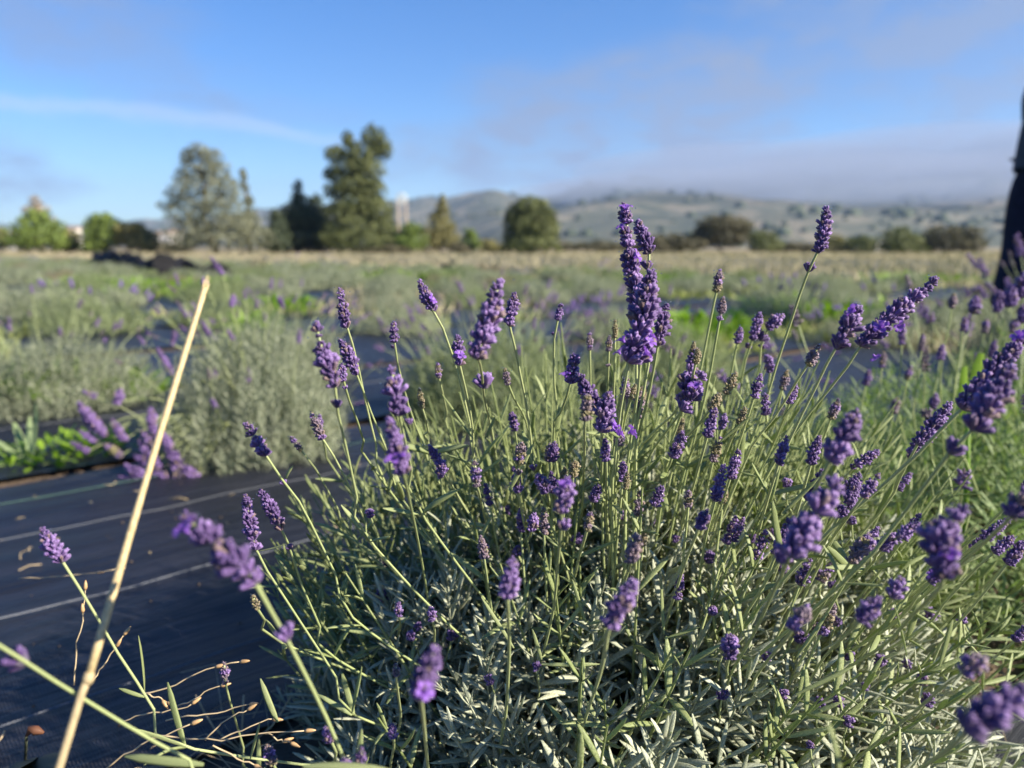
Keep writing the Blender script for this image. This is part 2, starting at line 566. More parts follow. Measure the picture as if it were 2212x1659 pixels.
xs = np.linspace(-60, 18, 40)
V = [(x, -8, 0.004) for x in xs] + [(x, max(field_edge(x), -7.5), 0.004) for x in xs]
n = len(xs)
soil = link('soil', mesh('soil', V, [[(i, i + 1, n + i + 1, n + i) for i in range(n - 1)]], M_SOIL))
tag(soil, kind='structure')

RA = R(41)                                   # direction of the planted rows
RD = np.array([math.cos(RA), math.sin(RA)])
RN = np.array([-RD[1], RD[0]])
ROWS = [-0.75, 0.50, 1.86, 2.88] + [2.88 + 1.16 * k for k in range(1, 40)]


def sp(x, y):
    return x * RD[0] + y * RD[1], x * RN[0] + y * RN[1]


def xy(s, p):
    return s * RD[0] + p * RN[0], s * RD[1] + p * RN[1]


def fabric_h(s, p):
    return 0.016 + 0.003 * math.sin(p * 23 + 1.3 * math.sin(s * 1.7)) + 0.007 * noise.noise((s * 1.4, p * 7, 0)) + 0.005 * noise.noise((s * 3.1 + p * 4, p * 12 - s * 2, 7)) + 0.003 * noise.noise((s * 9, p * 30, 4))


def fabric_strip(i, s0, s1, p0, p1, fine):
    ns = max(2, int((s1 - s0) / (0.03 if fine else 0.5)))
    np_ = max(2, int((p1 - p0) / (0.018 if fine else 0.2)))
    ss = np.linspace(s0, s1, ns); pp = np.linspace(p0, p1, np_)
    V = [(s, p, max(0.0085, fabric_h(s, p))) for s in ss for p in pp]
    Q = [(a * np_ + b, (a + 1) * np_ + b, (a + 1) * np_ + b + 1, a * np_ + b + 1) for a in range(ns - 1) for b in range(np_ - 1)]
    o = link('fabric_path', mesh('fabric_path', V, [Q], M_FABRIC))
    o.rotation_euler = (0, 0, RA)
    return tag(o, kind='structure')


strips = []
for i in range(len(ROWS) - 1):
    p0, p1 = ROWS[i] + 0.06, ROWS[i + 1] - 0.05
    if i == 0:
        p0, p1 = -0.55, 0.24
    if i == 1:
        p0, p1 = 0.74, 1.90
    if i == 2:
        p0, p1 = 1.965, 2.84
    s0 = -1.5 if i < 3 else -22
    s1 = 4.2 if i < 3 else 34
    a = fabric_strip(i, s0, s1, p0, p1, i < 3)
    strips.append((a, s0, s1, p0, p1))
    if i < 3:
        fabric_strip(i, s1 + 0.004, 34, p0 + 0.01, p1 - 0.01, False)


def thread(parent, s0, s1, p, m, r=0.0007, pitch=0.010):
    ns = int((s1 - s0) / 0.0028)
    s = np.linspace(s0, s1, ns)
    b = Buf()
    for ph in (0, math.pi):
        P = np.array([(a, p + 0.004 * math.sin(a * 3) + 0.0016 * math.sin(a / pitch * 6.283 + ph), 0.0035 + fabric_h(a, p) + 0.0008 * math.cos(a / pitch * 6.283 + ph)) for a in s])
        b.add(*tube(P, r, 4, cap=False)[:2])
    return link('stitch_thread', b.mesh('stitch_thread', m), parent)


f1 = strips[1][0]
for p in (0.917, 1.205):
    thread(f1, -0.75, 1.1, p, M_THREAD)
thread(f1, -0.7, 1.5, 1.755, M_THREADG, 0.0006)
thread(f1, -0.7, 1.5, 1.55, M_THREAD, 0.0005)
for p in (2.2, 2.5):
    thread(strips[2][0], -0.5, 2.0, p, M_THREAD, 0.0006)

# ------------------------------------------------------------------ templates: leaf, flower cup, whorl, open flower
def leaf_tpl(nl=6, wid=0.055, curl=0.12, fold=0.35, bluntness=0.8):
    """unit leaf along +Z, face towards +X side; 3 verts across, edges rolled under"""
    t = np.linspace(0, 1, nl)
    w = wid * np.minimum(1, np.sqrt(t * 3 + 0.12)) * np.sqrt(np.clip(1 - ((t - 0.35) / 0.66).clip(0) ** 3.0, 0.02, 1)) ** bluntness
    V, H = [], []
    for ti, wi in zip(t, w):
        cx = -curl * ti ** 2
        V += [(cx - fold * wi, -wi, ti), (cx, 0, ti), (cx - fold * wi, wi, ti)]
        H += [ti] * 3
    Q = []
    for i in range(nl - 1):
        a = i * 3
        Q += [(a, a + 1, a + 4, a + 3), (a + 1, a + 2, a + 5, a + 4)]
    return np.array(V), np.array(Q), np.array(H)


def leaf_round_tpl(nl=6, wid=0.055, curl=0.1):
    """a needle-like leaf with real thickness, five sided section"""
    t = np.linspace(0, 1, nl)
    w = wid * np.minimum(1, np.sqrt(t * 3 + 0.15)) * np.sqrt(np.clip(1 - ((t - 0.4) / 0.61).clip(0) ** 3.2, 0.03, 1))
    sec = [(0.18, -0.55), (0.05, 0.0), (0.18, 0.55), (-0.2, 1.0), (-0.55, 0.55), (-0.3, 0), (-0.55, -0.55), (-0.2, -1.0)]
    V, H = [], []
    for ti, wi in zip(t, w):
        for a, b in sec:
            V.append((-curl * ti ** 2 + a * wi, b * wi, ti)); H.append(ti)
    k = len(sec)
    Q = [(i * k + j, i * k + (j + 1) % k, (i + 1) * k + (j + 1) % k, (i + 1) * k + j) for i in range(nl - 1) for j in range(k)]
    Q.append(((nl - 1) * k, (nl - 1) * k + 2, (nl - 1) * k + 4, (nl - 1) * k + 6))
    return np.array(V), np.array(Q), np.array(H)


LEAVES = [leaf_round_tpl(6, w, c) for w, c in ((0.056, 0.10), (0.068, 0.22), (0.058, -0.12), (0.074, 0.32), (0.062, 0.02))]
LEAVES_MID = [leaf_tpl(4, w, c) for w, c in ((0.05, 0.12), (0.06, 0.25), (0.055, -0.1))]
LEAF_FAR = (np.array([(0, -0.075, 0.0), (0.0, 0.075, 0.0), (-0.08, 0.06, 0.7), (-0.14, 0, 1.0), (-0.08, -0.06, 0.7)]),
            np.array([(0, 1, 2, 4), (4, 2, 3, 3)])[:1], np.array([0, 0, .7, 1, .7]))
LEAF_FAR = (LEAF_FAR[0][[0, 1, 2, 4]], np.array([(0, 1, 2, 3)]), np.array([0, 0, 1, 1.]))


def cup_tpl(sides=7):
    prof = [(0.0, 0.075), (0.2, 0.135), (0.55, 0.175), (0.85, 0.185), (1.0, 0.175), (0.86, 0.06)]
    V, H = [], []
    for i, (z, r) in enumerate(prof):
        for j in range(sides):
            a = 2 * math.pi * j / sides
            rr = r * (1 + 0.10 * (-1 if j % 2 else 1) * (i in (2, 3)))
            zz = z + (0.13 if (i == 4 and j % 2) else 0)
            V.append((rr * math.cos(a), rr * math.sin(a), zz)); H.append(min(1, z))
    Q = [(i * sides + j, i * sides + (j + 1) % sides, (i + 1) * sides + (j + 1) % sides, (i + 1) * sides + j)
         for i in range(len(prof) - 1) for j in range(sides)]
    return np.array(V), np.array(Q), np.array(H)


CUP = cup_tpl()
CUP_LOW = cup_tpl(5)


def open_flower_tpl():
    """small two-lipped corolla: tube and five rounded lobes"""
    V, Q, H = [], [], []
    for z, r in ((.42, .10), (.55, .12), (.7, .17)):
        for j in range(6):
            a = 2 * math.pi * j / 6
            V.append((r * math.cos(a), r * math.sin(a), z)); H.append(0.2)
    for i in range(2):
        for j in range(6):
            Q.append((i * 6 + j, i * 6 + (j + 1) % 6, i * 6 + 6 + (j + 1) % 6, i * 6 + 6 + j))
    for j, L in enumerate((.52, .5, .42, .46, .42)):
        a = 2 * math.pi * j / 5 + 0.3
        d = np.array([math.cos(a), math.sin(a), 0]); s_ = np.array([-d[1], d[0], 0])
        b0 = len(V)
        for k, (rad, w, zz) in enumerate(((.14, .10, .66), (.14 + L * .45, .20, .86), (.14 + L * .8, .21, .88), (.14 + L, .12, .80))):
            for sg in (-1, 0, 1):
                V.append(tuple(d * rad + s_ * w * sg + np.array([0, 0, zz - (0.05 if sg == 0 else 0)]))); H.append(0.5)
        for k in range(3):
            for c in range(2):
                o_ = b0 + k * 3 + c
                Q.append((o_, o_ + 1, o_ + 4, o_ + 3))
    return np.array(V), np.array(Q), np.array(H)


OPEN = open_flower_tpl()


def whorl_tpl(seed, nf=11, low=False, tip=False, splay=1.0):
    r = np.random.default_rng(seed)
    Z, L, loc = [], [], []
    for k in range(nf):
        tier = k % 2
        az = 2 * math.pi * (k + r.uniform(-.25, .25)) / nf
        tilt = (R(57) if tier == 0 else R(33)) * splay * r.uniform(0.72, 1.2)
        if tip:
            tilt = R(28) * r.uniform(0.3, 1.2)
        Z.append((math.sin(tilt) * math.cos(az), math.sin(tilt) * math.sin(az), math.cos(tilt)))
        L.append(r.uniform(0.78, 1.12) * (1.02 if tier == 0 else 1.0))
        loc.append((0.10 * math.cos(az), 0.10 * math.sin(az), -0.42 + 0.16 * tier))
    Z = np.array(Z); L = np.array(L); loc = np.array(loc)
    M = frames(Z, r.uniform(0, 6.28, nf)) * (L * 1.04)[:, None, None]
    wd = r.uniform(0.95, 1.2, nf)
    M[:, :, 0] *= wd[:, None]; M[:, :, 1] *= wd[:, None]
    b = Buf()
    b.inst(CUP_LOW if low else CUP, M, loc)
    # papery bracts under the ring
    if not low:
        for k in range(4):
            a = 6.283 * k / 4 + r.uniform(-.4, .4)
            d = np.array([math.cos(a), math.sin(a), 0]); s_ = np.array([-d[1], d[0], 0])
            P = [d * .1 + s_ * .16 + (0, 0, -.46), d * .1 - s_ * .16 + (0, 0, -.46), d * .5 - s_ * .14 + (0, 0, -.16), d * .5 + s_ * .14 + (0, 0, -.16)]
            b.add(P, Q=[(0, 1, 2, 3)], h=0.05)
    return np.concatenate(b.V), np.concatenate(b.Q), np.concatenate(b.H)


WH = [whorl_tpl(s, 13 + s % 3) for s in range(5)]
WH_TIP = [whorl_tpl(50 + s, 8, tip=True) for s in range(3)]
WH_SPLIT = [whorl_tpl(70 + s, 8, splay=0.8) for s in range(3)]
WH_LOW = [whorl_tpl(90 + s, 7, low=True) for s in range(3)]
WHM = {}


def whorl_mesh(kind, idx, ck):
    key = (kind, idx, ck)
    if key not in WHM:
        V, Q, H = {'w': WH, 't': WH_TIP, 's': WH_SPLIT}[kind][idx]
        WHM[key] = mesh('whorl', V, [Q], CALYX[ck], H)
    return WHM[key]


OPEN_ME = mesh('open_flower', OPEN[0], [OPEN[1]], M_PETAL, OPEN[2])
LEAF_ME = [mesh('leaf', t[0], [t[1]], M_LEAF, t[2]) for t in LEAVES]
LEAFG_ME = [mesh('leaf', t[0], [t[1]], M_LEAFG, t[2]) for t in LEAVES]


def m4(M, loc):
    m = Matrix.Identity(4)
    for i in range(3):
        for j in range(3):
            m[i][j] = M[i][j]
        m[i][3] = loc[i]
    return m


# ------------------------------------------------------------------ flower stalks
N_LEAF_PARTS = 0


def whorl_plan(axis, w, ck, split=()):
    """list of (kind, idx, colour, M, loc) along a spike axis given from foot to tip; split: (point, width, dir) of detached rings"""
    P = np.asarray(axis, dtype=float)
    L = np.sum(np.linalg.norm(np.diff(P, axis=0), axis=1))
    w = w * 0.9
    n_ = max(2, int(round(L / (0.37 * w))))
    pts = smooth_path(P, n_ + 1)
    tan = norm(np.gradient(pts, axis=0))
    plan = []
    for i in range(n_ + 1):
        f = i / n_
        sc = 0.5 * w * (0.90 + 0.16 * math.sin(math.pi * min(1, f * 1.3)) - 0.42 * max(0, f - 0.55) / 0.45) * random.uniform(0.86, 1.12)
        if i not in (0, n_) and n_ > 5 and w < .016 and random.random() < 0.10:
            sc *= .5
        tip = i == n_
        d = tan[i] + rng.normal(0, 0.16, 3)
        pts[i] = pts[i] + tan[i] * random.uniform(-.05, .05) * w
        M = frames(d[None])[0] * sc
        c = ck
        if ck == 'v' and random.random() < 0.42:
            c = 'd'
        elif ck == 'd' and random.random() < 0.25:
            c = 'v'
        elif ck == 'f' and random.random() < 0.3:
            c = random.choice('vg')
        plan.append(('t' if tip else 'w', random.randrange(3) if tip else random.randrange(5), c, M * (1.25 if tip else 1), pts[i] - (tan[i] * 0.20 * w if tip else 0)))
    for (pt, ws, d) in split:
        M = frames(np.asarray(d)[None] + rng.normal(0, 0.05, 3))[0] * 0.5 * ws
        plan.append(('s', random.randrange(3), 'd' if ck == 'v' and random.random() < .4 else ck, M, np.asarray(pt)))
    return plan, pts, tan


def flower_stalk(parent, path, axis, w, ck, split=(), opens=(), r=0.0011, individual=False, leaves=(), label=None, green=True):
    """path: 3D points from the foot of the stalk to the foot of the spike; one part with its own sub-parts"""
    global N_LEAF_PARTS
    full = np.vstack([smooth_path(path, max(10, 3 * len(path))), smooth_path(axis, 8)[1:-1]])
    rad = np.linspace(r * 1.2, r * 0.75, len(full))
    b = Buf()
    b.add(*tube(full, rad, 8, 0.16))
    st = link('flower_stalk', b.mesh('flower_stalk', M_STEM), parent)
    if label:
        st['label'] = label
    plan, pts, tan = whorl_plan(axis, w, ck, split)
    if individual and ck in 'vd' and not len(opens) and random.random() < .22:
        opens = [pts[random.randrange(1, len(pts) - 1)] + norm(np.array([random.uniform(-.6, .6), -1, random.uniform(-.2, .5)])) * w * .42 for _ in range(1)]
    if individual:
        for kind, idx, c, M, loc in plan:
            link('whorl', whorl_mesh(kind, idx, c), st, m4(M, loc))
    else:
        hb = Buf()
        order = 'vdfg'
        for kind, idx, c, M, loc in plan:
            T = {'w': WH, 't': WH_TIP, 's': WH_SPLIT}[kind][idx]
            hb.inst(T, M[None], loc[None], mi=order.index(c))
        link('flower_head', hb.mesh('flower_head', [CALYX[k] for k in order]), st)
    for pt in opens:
        pt = np.asarray(pt, dtype=float)
        i = np.argmin(np.linalg.norm(pts - pt, axis=1))
        d = pt - pts[i]
        if np.linalg.norm(d) < 1e-4:
            d = rng.normal(0, 1, 3)
        d = norm(norm(d) + norm(np.array([0, 0, CAM_H]) - pt) * 0.8 + tan[i] * 0.2)
        link('open_flower', OPEN_ME, st, m4(frames(d[None])[0] * random.uniform(0.0066, 0.0088), pt - d * 0.003))
    for pt, d, size in leaves:
        pt = np.asarray(pt); d = norm(d)
        side = norm(np.cross(d, rng.normal(0, 1, 3)))
        for sg in (1, -1):
            if sg < 0 and random.random() < 0.15:
                continue
            z = norm(d * random.uniform(0.7, 1.0) + side * sg * random.uniform(0.45, 0.8))
            x = norm(d - z * np.dot(d, z))
            M = np.stack([x, np.cross(z, x), z], axis=1) * size * random.uniform(0.8, 1.15)
            if N_LEAF_PARTS < 190:
                link('leaf', random.choice(LEAFG_ME if green else LEAF_ME), st, m4(M, pt))
                N_LEAF_PARTS += 1
    return st


# ------------------------------------------------------------------ the bush in front
CB = np.array([0.13, 0.77, 0.0])
RB = np.array([0.355, 0.345, 0.29])


def hit_dome(u, v, k=0.85, c=CB, rad=RB):
    o_ = (np.array([0, 0, CAM_H]) - c) / (rad * k)
    d = ray(u, v) / (rad * k)
    A, B, D = d @ d, 2 * o_ @ d, o_ @ o_ - 1
    disc = B * B - 4 * A * D
    if disc < 0:
        t = -B / (2 * A)
        return t, False
    return (-B - math.sqrt(disc)) / (2 * A), True


bush = empty('lavender_bush', CB, label='large lavender bush in full purple bloom, nearest of all, its pale stalks fanning out', cat='lavender bush', group='lavender bushes in the planted rows')
SHIFT = -CB                    # parts are built in the bush's own space


def L_(p):
    return np.asarray(p, dtype=float) + SHIFT


def hero(spike, w, d, stem, ck='v', split=(), opens=(), individual=False, dfoot=None, nleaf=1, label=None, parent=bush, r=0.00105, d_tip=None, shift=SHIFT, c0=CB):
    """spike: picture points from tip to foot; stem: picture points from the foot of the spike down; w: width in picture units"""
    d_tip = d if d_tip is None else d_tip
    ax = [at(u, v, d_tip + (d - d_tip) * i / max(1, len(spike) - 1)) for i, (u, v) in enumerate(spike)][::-1]
    ww = w / FPX * d
    u_, v_ = stem[-1]
    t, ok = hit_dome(u_, v_, 0.8)
    d1 = dfoot if dfoot else (t if ok else d + 0.10)
    d1 = max(d1, d - 0.05)
    full = [spike[-1]] + list(stem)
    seg = np.concatenate([[0], np.cumsum([math.dist(a, b) for a, b in zip(full[:-1], full[1:])])])
    P = [at(u, v, d + (d1 - d) * s_ / max(seg[-1], 1)) for (u, v), s_ in zip(full, seg)]
    last = P[-1]
    tip_dir = norm(P[-1] - P[-2]) if len(P) > 1 else np.array([0, 0, -1.])
    root = c0 * 0.9 + 0.1 * last
    root[2] = 0.0
    m_ = last * 0.6 + root * 0.4 + tip_dir * 0.03
    m_[2] = max(0.04, min(m_[2], last[2] - 0.02))
    P = P + [m_, root + np.array([random.uniform(-.05, .05), random.uniform(-.05, .05), 0.015])]
    P = P[::-1]
    sp_ = []
    for (u, v, ws) in split:
        # nearest stretch of the stalk gives depth and direction
        i = min(range(len(full) - 1), key=lambda k: math.dist((u, v), ((full[k][0] + full[k + 1][0]) / 2, (full[k][1] + full[k + 1][1]) / 2)))
        dd = d + (d1 - d) * (seg[i] + seg[i + 1]) / 2 / max(seg[-1], 1)
        sp_.append((at(u, v, dd) + shift, ws / FPX * dd, norm(at(*full[i], dd) - at(*full[i + 1], dd))))
    op = [at(u, v, d - 0.008) + shift for (u, v) in opens]
    lv = []
    for k in range(nleaf):
        i = len(P) - 3 - k if len(P) > 4 else 1
        i = max(2, min(i, len(P) - 2))
        if k == 0:
            i = 2
        lv.append((P[i] + shift, norm(P[i + 1] - P[i]), random.uniform(0.028, 0.042)))
    return flower_stalk(parent, [p + shift for p in P], [p + shift for p in ax], ww, ck, sp_, op, r=r, individual=individual, leaves=lv, label=label)


HERO = [
    # spike tip..foot, width, depth, stem..., options
    ([(735, 622), (745, 692)], 29, .54, [(752, 713), (770, 775), (790, 870), (815, 970), (840, 1060)], dict(split=[(748, 703, 27)], individual=True)),
    ([(734, 732), (765, 795)], 31, .53, [(768, 800), (783, 840), (805, 900), (842, 990), (870, 1080)], dict(split=[(769, 806, 24)], individual=True)),
    ([(682, 697), (695, 750), (723, 828)], 46, .42, [(727, 880), (740, 930), (752, 990), (770, 1060), (800, 1170)], dict(split=[(728, 874, 34)], individual=True)),
    ([(737, 785), (742, 822)], 21, .52, [(746, 845), (765, 890), (785, 950), (805, 1010)], dict(split=[(745, 838, 15)])),
    ([(905, 607), (932, 664)], 30, .54, [(945, 680), (975, 760), (1000, 850), (1018, 930), (1030, 1010)], dict(split=[(938, 668, 24)], individual=True)),
    ([(988, 723), (992, 783)], 28, .54, [(1003, 830), (1018, 900), (1024, 960), (1030, 1030)], dict(individual=True)),
    ([(1080, 600), (1066, 660), (1052, 710), (1030, 765)], 58, .41, [(1040, 800), (1046, 858), (1060, 921), (1070, 984), (1075, 1059), (1085, 1160)],
     dict(split=[(1047, 826, 60), (1073, 1078, 40)], individual=True)),
    ([(1112, 635), (1100, 700)], 34, .50, [(1105, 715), (1122, 800), (1138, 880), (1148, 960), (1155, 1020)], dict(split=[(1155, 1012, 26)], individual=True)),
    ([(850, 693), (852, 737)], 21, .58, [(858, 780), (870, 830), (890, 900), (915, 960), (925, 1000)], dict(split=[(850, 750, 15)])),
    ([(845, 792), (862, 890)], 50, .41, [(872, 940), (890, 1020), (910, 1110)], dict(split=[(885, 912, 24)], individual=True)),
    ([(840, 903), (855, 960), (870, 1015)], 46, .37, [(880, 1060), (905, 1180), (925, 1300), (935, 1400)], dict(individual=True)),
    ([(530, 912), (572, 980)], 37, .49, [(580, 990), (605, 1030), (650, 1090), (720, 1230), (780, 1350)], dict(split=[(614, 1043, 22)], individual=True)),
    ([(672, 892), (695, 945)], 25, .55, [(702, 955), (740, 1020), (790, 1130), (820, 1200)], dict(ck='f', individual=True)),
    ([(628, 943), (650, 972)], 17, .60, [(680, 1010), (730, 1100), (770, 1170)], dict(ck='f')),
    ([(926, 960), (960, 1017)], 26, .55, [(975, 1045), (995, 1090), (1012, 1130)], dict()),
    ([(905, 838), (912, 880)], 16, .56, [(915, 888), (925, 930), (935, 980)], dict(ck='g')),
    ([(1090, 795), (1098, 830)], 18, .56, [(1110, 860), (1135, 905), (1145, 950)], dict(ck='f')),
    ([(945, 782), (948, 815)], 16, .62, [(952, 830), (965, 890), (978, 960)], dict(ck='f')),
    ([(1213, 655), (1205, 690)], 19, .58, [(1199, 705), (1196, 760), (1198, 840), (1206, 910), (1210, 990)], dict(split=[(1196, 722, 15)])),
    ([(1350, 486), (1356, 540), (1368, 600), (1380, 660)], 46, .53, [(1372, 720), (1352, 800), (1335, 880), (1325, 980), (1320, 1060)],
     dict(ck='v', opens=[(1368, 558), (1345, 495)], individual=True, label='tallest stalk, its long purple spike standing highest above the bush')),
    ([(1348, 440), (1353, 478)], 32, .53, [(1356, 500), (1368, 600), (1375, 700)], dict(individual=True, nleaf=0, dfoot=.54)),
    ([(1405, 585), (1398, 640), (1388, 690), (1374, 735), (1362, 770)], 66, .48, [(1350, 830), (1338, 900), (1328, 1000), (1322, 1090)],
     dict(opens=[(1350, 742), (1402, 728), (1388, 768), (1340, 765)], individual=True)),
    ([(1390, 720), (1384, 775)], 62, .49, [(1380, 830), (1362, 950), (1352, 1060)], dict(opens=[(1395, 745)], individual=True)),
    ([(1376, 473), (1385, 500), (1402, 542)], 41, .51, [(1402, 570), (1400, 650), (1404, 760), (1383, 883), (1360, 990), (1352, 1090)], dict(ck='d', split=[(1398, 575, 34)], individual=True)),
    ([(1441, 655), (1422, 738)], 35, .51, [(1420, 748), (1408, 820), (1390, 900), (1370, 1000)], dict(ck='d', individual=True)),
    ([(1329, 690), (1328, 728)], 13, .57, [(1328, 740), (1327, 800), (1325, 860), (1322, 950)], dict(ck='g')),
    ([(1316, 725), (1315, 757)], 15, .57, [(1314, 780), (1312, 850), (1310, 930)], dict(ck='f', split=[(1313, 790, 12)])),
    ([(1273, 718), (1274, 755)], 16, .62, [(1274, 765), (1277, 900), (1280, 960)], dict(ck='f')),
    ([(1243, 763), (1233, 822)], 36, .54, [(1228, 845), (1208, 900), (1195, 960)], dict(opens=[(1222, 815)], individual=True)),
    ([(1246, 805), (1268, 845), (1292, 890)], 40, .52, [(1300, 930), (1300, 1020)], dict(ck='d', individual=True)),
    ([(1270, 850), (1265, 905)], 33, .44, [(1263, 915), (1262, 1000), (1258, 1100), (1250, 1180)], dict(ck='f')),
    ([(1316, 845), (1308, 890), (1300, 925)], 48, .50, [(1305, 960), (1300, 1060)], dict(opens=[(1318, 932), (1330, 938), (1356, 936), (1322, 920)], individual=True)),
    ([(1353, 813), (1349, 858)], 23, .52, [(1345, 900), (1330, 1000), (1318, 1080)], dict(ck='f')),
    ([(1373, 830), (1363, 860)], 16, .52, [(1355, 880), (1340, 960), (1330, 1050)], dict(ck='g')),
    ([(1502, 755), (1490, 810), (1475, 865)], 42, .56, [(1455, 895), (1420, 925), (1385, 965), (1360, 1040)], dict(individual=True)),
    ([(1520, 800), (1500, 845), (1478, 880)], 46, .55, [(1460, 905), (1420, 960), (1390, 1030)], dict(ck='d', individual=True)),
    ([(1500, 738), (1494, 765)], 14, .56, [(1490, 790), (1480, 850)], dict(ck='g', nleaf=0)),
    ([(1508, 752), (1503, 785)], 20, .54, [(1495, 820), (1470, 900), (1440, 1000)], dict(ck='g', nleaf=0)),
    ([(1556, 582), (1548, 628)], 21, .60, [(1544, 645), (1525, 740), (1505, 840), (1480, 950)], dict(ck='f')),
    ([(1563, 640), (1555, 688)], 21, .58, [(1552, 700), (1535, 800), (1515, 890), (1490, 990)], dict(ck='f')),
    ([(1786, 446), (1780, 500), (1768, 540)], 36, .52, [(1755, 570), (1738, 605), (1710, 690), (1680, 780), (1650, 880), (1620, 960)], dict(ck='d', split=[(1748, 580, 34)], individual=True, dfoot=.66,
        label='slender stalk standing alone, dark purple spike against the misty hills')),
    ([(1857, 657), (1838, 695), (1815, 735)], 50, .47, [(1800, 757), (1760, 840), (1720, 920), (1685, 1000), (1660, 1070)], dict(ck='d', split=[(1811, 746, 44)], individual=True)),
    ([(2022, 597), (2004, 622), (1972, 645), (1945, 668), (1918, 690), (1890, 715), (1862, 742)], 46, .50, [(1850, 765), (1800, 830), (1750, 890), (1700, 960), (1650, 1040)],
     dict(ck='d', opens=[(1938, 702), (1886, 766), (1905, 712)], individual=True, label='long bent stalk leaning right, its dark rings spaced apart')),
    ([(1770, 745), (1745, 787)], 26, .53, [(1738, 795), (1705, 850), (1670, 905), (1630, 955), (1600, 1020)], dict(ck='f')),
    ([(1642, 675), (1627, 730)], 27, .68, [(1612, 770), (1600, 830), (1588, 900)], dict(split=[(1615, 748, 22)], dfoot=.76)),
    ([(1691, 680), (1660, 706)], 30, .68, [(1645, 740), (1640, 800), (1635, 880)], dict(split=[(1646, 730, 32), (1648, 750, 20)], dfoot=.76)),
    ([(1600, 705), (1593, 740)], 20, .68, [(1588, 760), (1575, 830), (1565, 900)], dict(dfoot=.76)),
    ([(1655, 765), (1665, 800)], 24, .72, [(1660, 830), (1650, 900)], dict(dfoot=.8)),
    ([(2225, 712), (2180, 765), (2130, 820), (2083, 878)], 50, .43, [(2060, 905), (2035, 926), (1985, 978), (1900, 1055), (1822, 1121), (1740, 1200)], dict(ck='d', individual=True, r=.0012)),
    ([(2190, 790), (2165, 830), (2140, 870), (2108, 920)], 72, .37, [(2085, 945), (2040, 992), (1990, 1060), (1920, 1150), (1820, 1260)], dict(ck='d', split=[(2060, 970, 62)], individual=True, r=.0012)),
    ([(2052, 868), (2030, 905), (1985, 955)], 40, .52, [(1975, 970), (1940, 1040), (1890, 1120)], dict(ck='d', individual=True)),
    ([(1852, 888), (1830, 930), (1797, 990)], 62, .37, [(1785, 1010), (1765, 1050), (1730, 1120), (1690, 1200)], dict(ck='v', individual=True)),
    ([(1812, 1030), (1790, 1070), (1755, 1120), (1712, 1195)], 78, .355, [(1690, 1235), (1628, 1369), (1578, 1457), (1555, 1520)], dict(ck='v', split=[(1688, 1205, 60)], individual=True, r=.0012)),
    ([(2085, 1095), (2040, 1140), (2030, 1180), (2040, 1240)], 78, .335, [(2030, 1270), (1970, 1330), (1910, 1393), (1820, 1450), (1740, 1510)], dict(ck='d', individual=True, r=.0012)),
    ([(2240, 1060), (2195, 1105)], 62, .35, [(2150, 1150), (2050, 1240), (1900, 1370), (1780, 1470)], dict(ck='d', individual=True, r=.0012)),
    ([(1228, 1027), (1213, 1105)], 46, .39, [(1212, 1140), (1205, 1220), (1195, 1320), (1172, 1420), (1165, 1470)], dict(split=[(1217, 1136, 44)], individual=True)),
    ([(1370, 1250), (1345, 1300), (1318, 1348)], 54, .35, [(1312, 1370), (1298, 1450), (1262, 1560), (1240, 1640)], dict(individual=True, r=.0012)),
    ([(1108, 1205), (1095, 1285)], 46, .37, [(1097, 1310), (1100, 1400), (1095, 1520), (1090, 1650)], dict(individual=True, r=.0012)),
    ([(942, 1393), (905, 1500)], 54, .31, [(912, 1530), (925, 1659), (935, 1720)], dict(individual=True, r=.0013)),
    ([(393, 1112), (440, 1152), (490, 1200), (548, 1252)], 78, .315, [(565, 1280), (590, 1330), (618, 1378), (660, 1460), (700, 1540), (750, 1659), (770, 1720)],
     dict(split=[(616, 1372, 62)], individual=True, r=.0013, label='stout stalk arching left over the black fabric, large blurred purple spike')),
    ([(90, 1143), (132, 1208)], 40, .44, [(136, 1216), (190, 1300), (260, 1420), (312, 1497), (350, 1560), (400, 1615)], dict(ck='v', individual=True, dfoot=.50)),
    ([(531, 1068), (538, 1120), (551, 1182)], 33, .50, [(556, 1195), (575, 1230), (640, 1330), (730, 1470), (765, 1545)], dict(individual=True)),
    ([(560, 1060), (578, 1085), (600, 1128)], 34, .51, [(612, 1150), (630, 1195), (650, 1260), (690, 1350), (720, 1420)], dict(ck='d', split=[(605, 1140, 30), (627, 1182, 22)], individual=True)),
    ([(1127, 955), (1122, 1000)], 28, .52, [(1120, 1020), (1120, 1130), (1122, 1180)], dict(ck='f', split=[(1120, 1022, 22)])),
    ([(1197, 955), (1195, 995)], 26, .58, [(1196, 1010), (1200, 1060)], dict(ck='d')),
    ([(1025, 995), (1030, 1048)], 24, .48, [(1034, 1062), (1050, 1130), (1066, 1210)], dict(ck='f')),
    ([(1160, 1025), (1180, 1060)], 30, .56, [(1184, 1075), (1195, 1130)], dict()),
    ([(1190, 1018), (1196, 1062)], 22, .58, [(1198, 1075), (1205, 1130)], dict(ck='d')),
    ([(1155, 1108), (1148, 1145)], 27, .54, [(1146, 1155), (1140, 1200)], dict()),
    ([(1276, 1105), (1268, 1145)], 24, .48, [(1264, 1160), (1245, 1230), (1240, 1300)], dict(ck='f')),
    ([(1376, 1153), (1365, 1210)], 37, .42, [(1360, 1225), (1345, 1270), (1330, 1340)], dict(ck='f')),
    ([(1527, 1100), (1510, 1140)], 27, .44, [(1506, 1150), (1480, 1215), (1450, 1310), (1430, 1380)], dict(ck='d')),
    ([(1472, 1240), (1464, 1292)], 22, .56, [(1462, 1310), (1460, 1350)], dict(ck='v')),
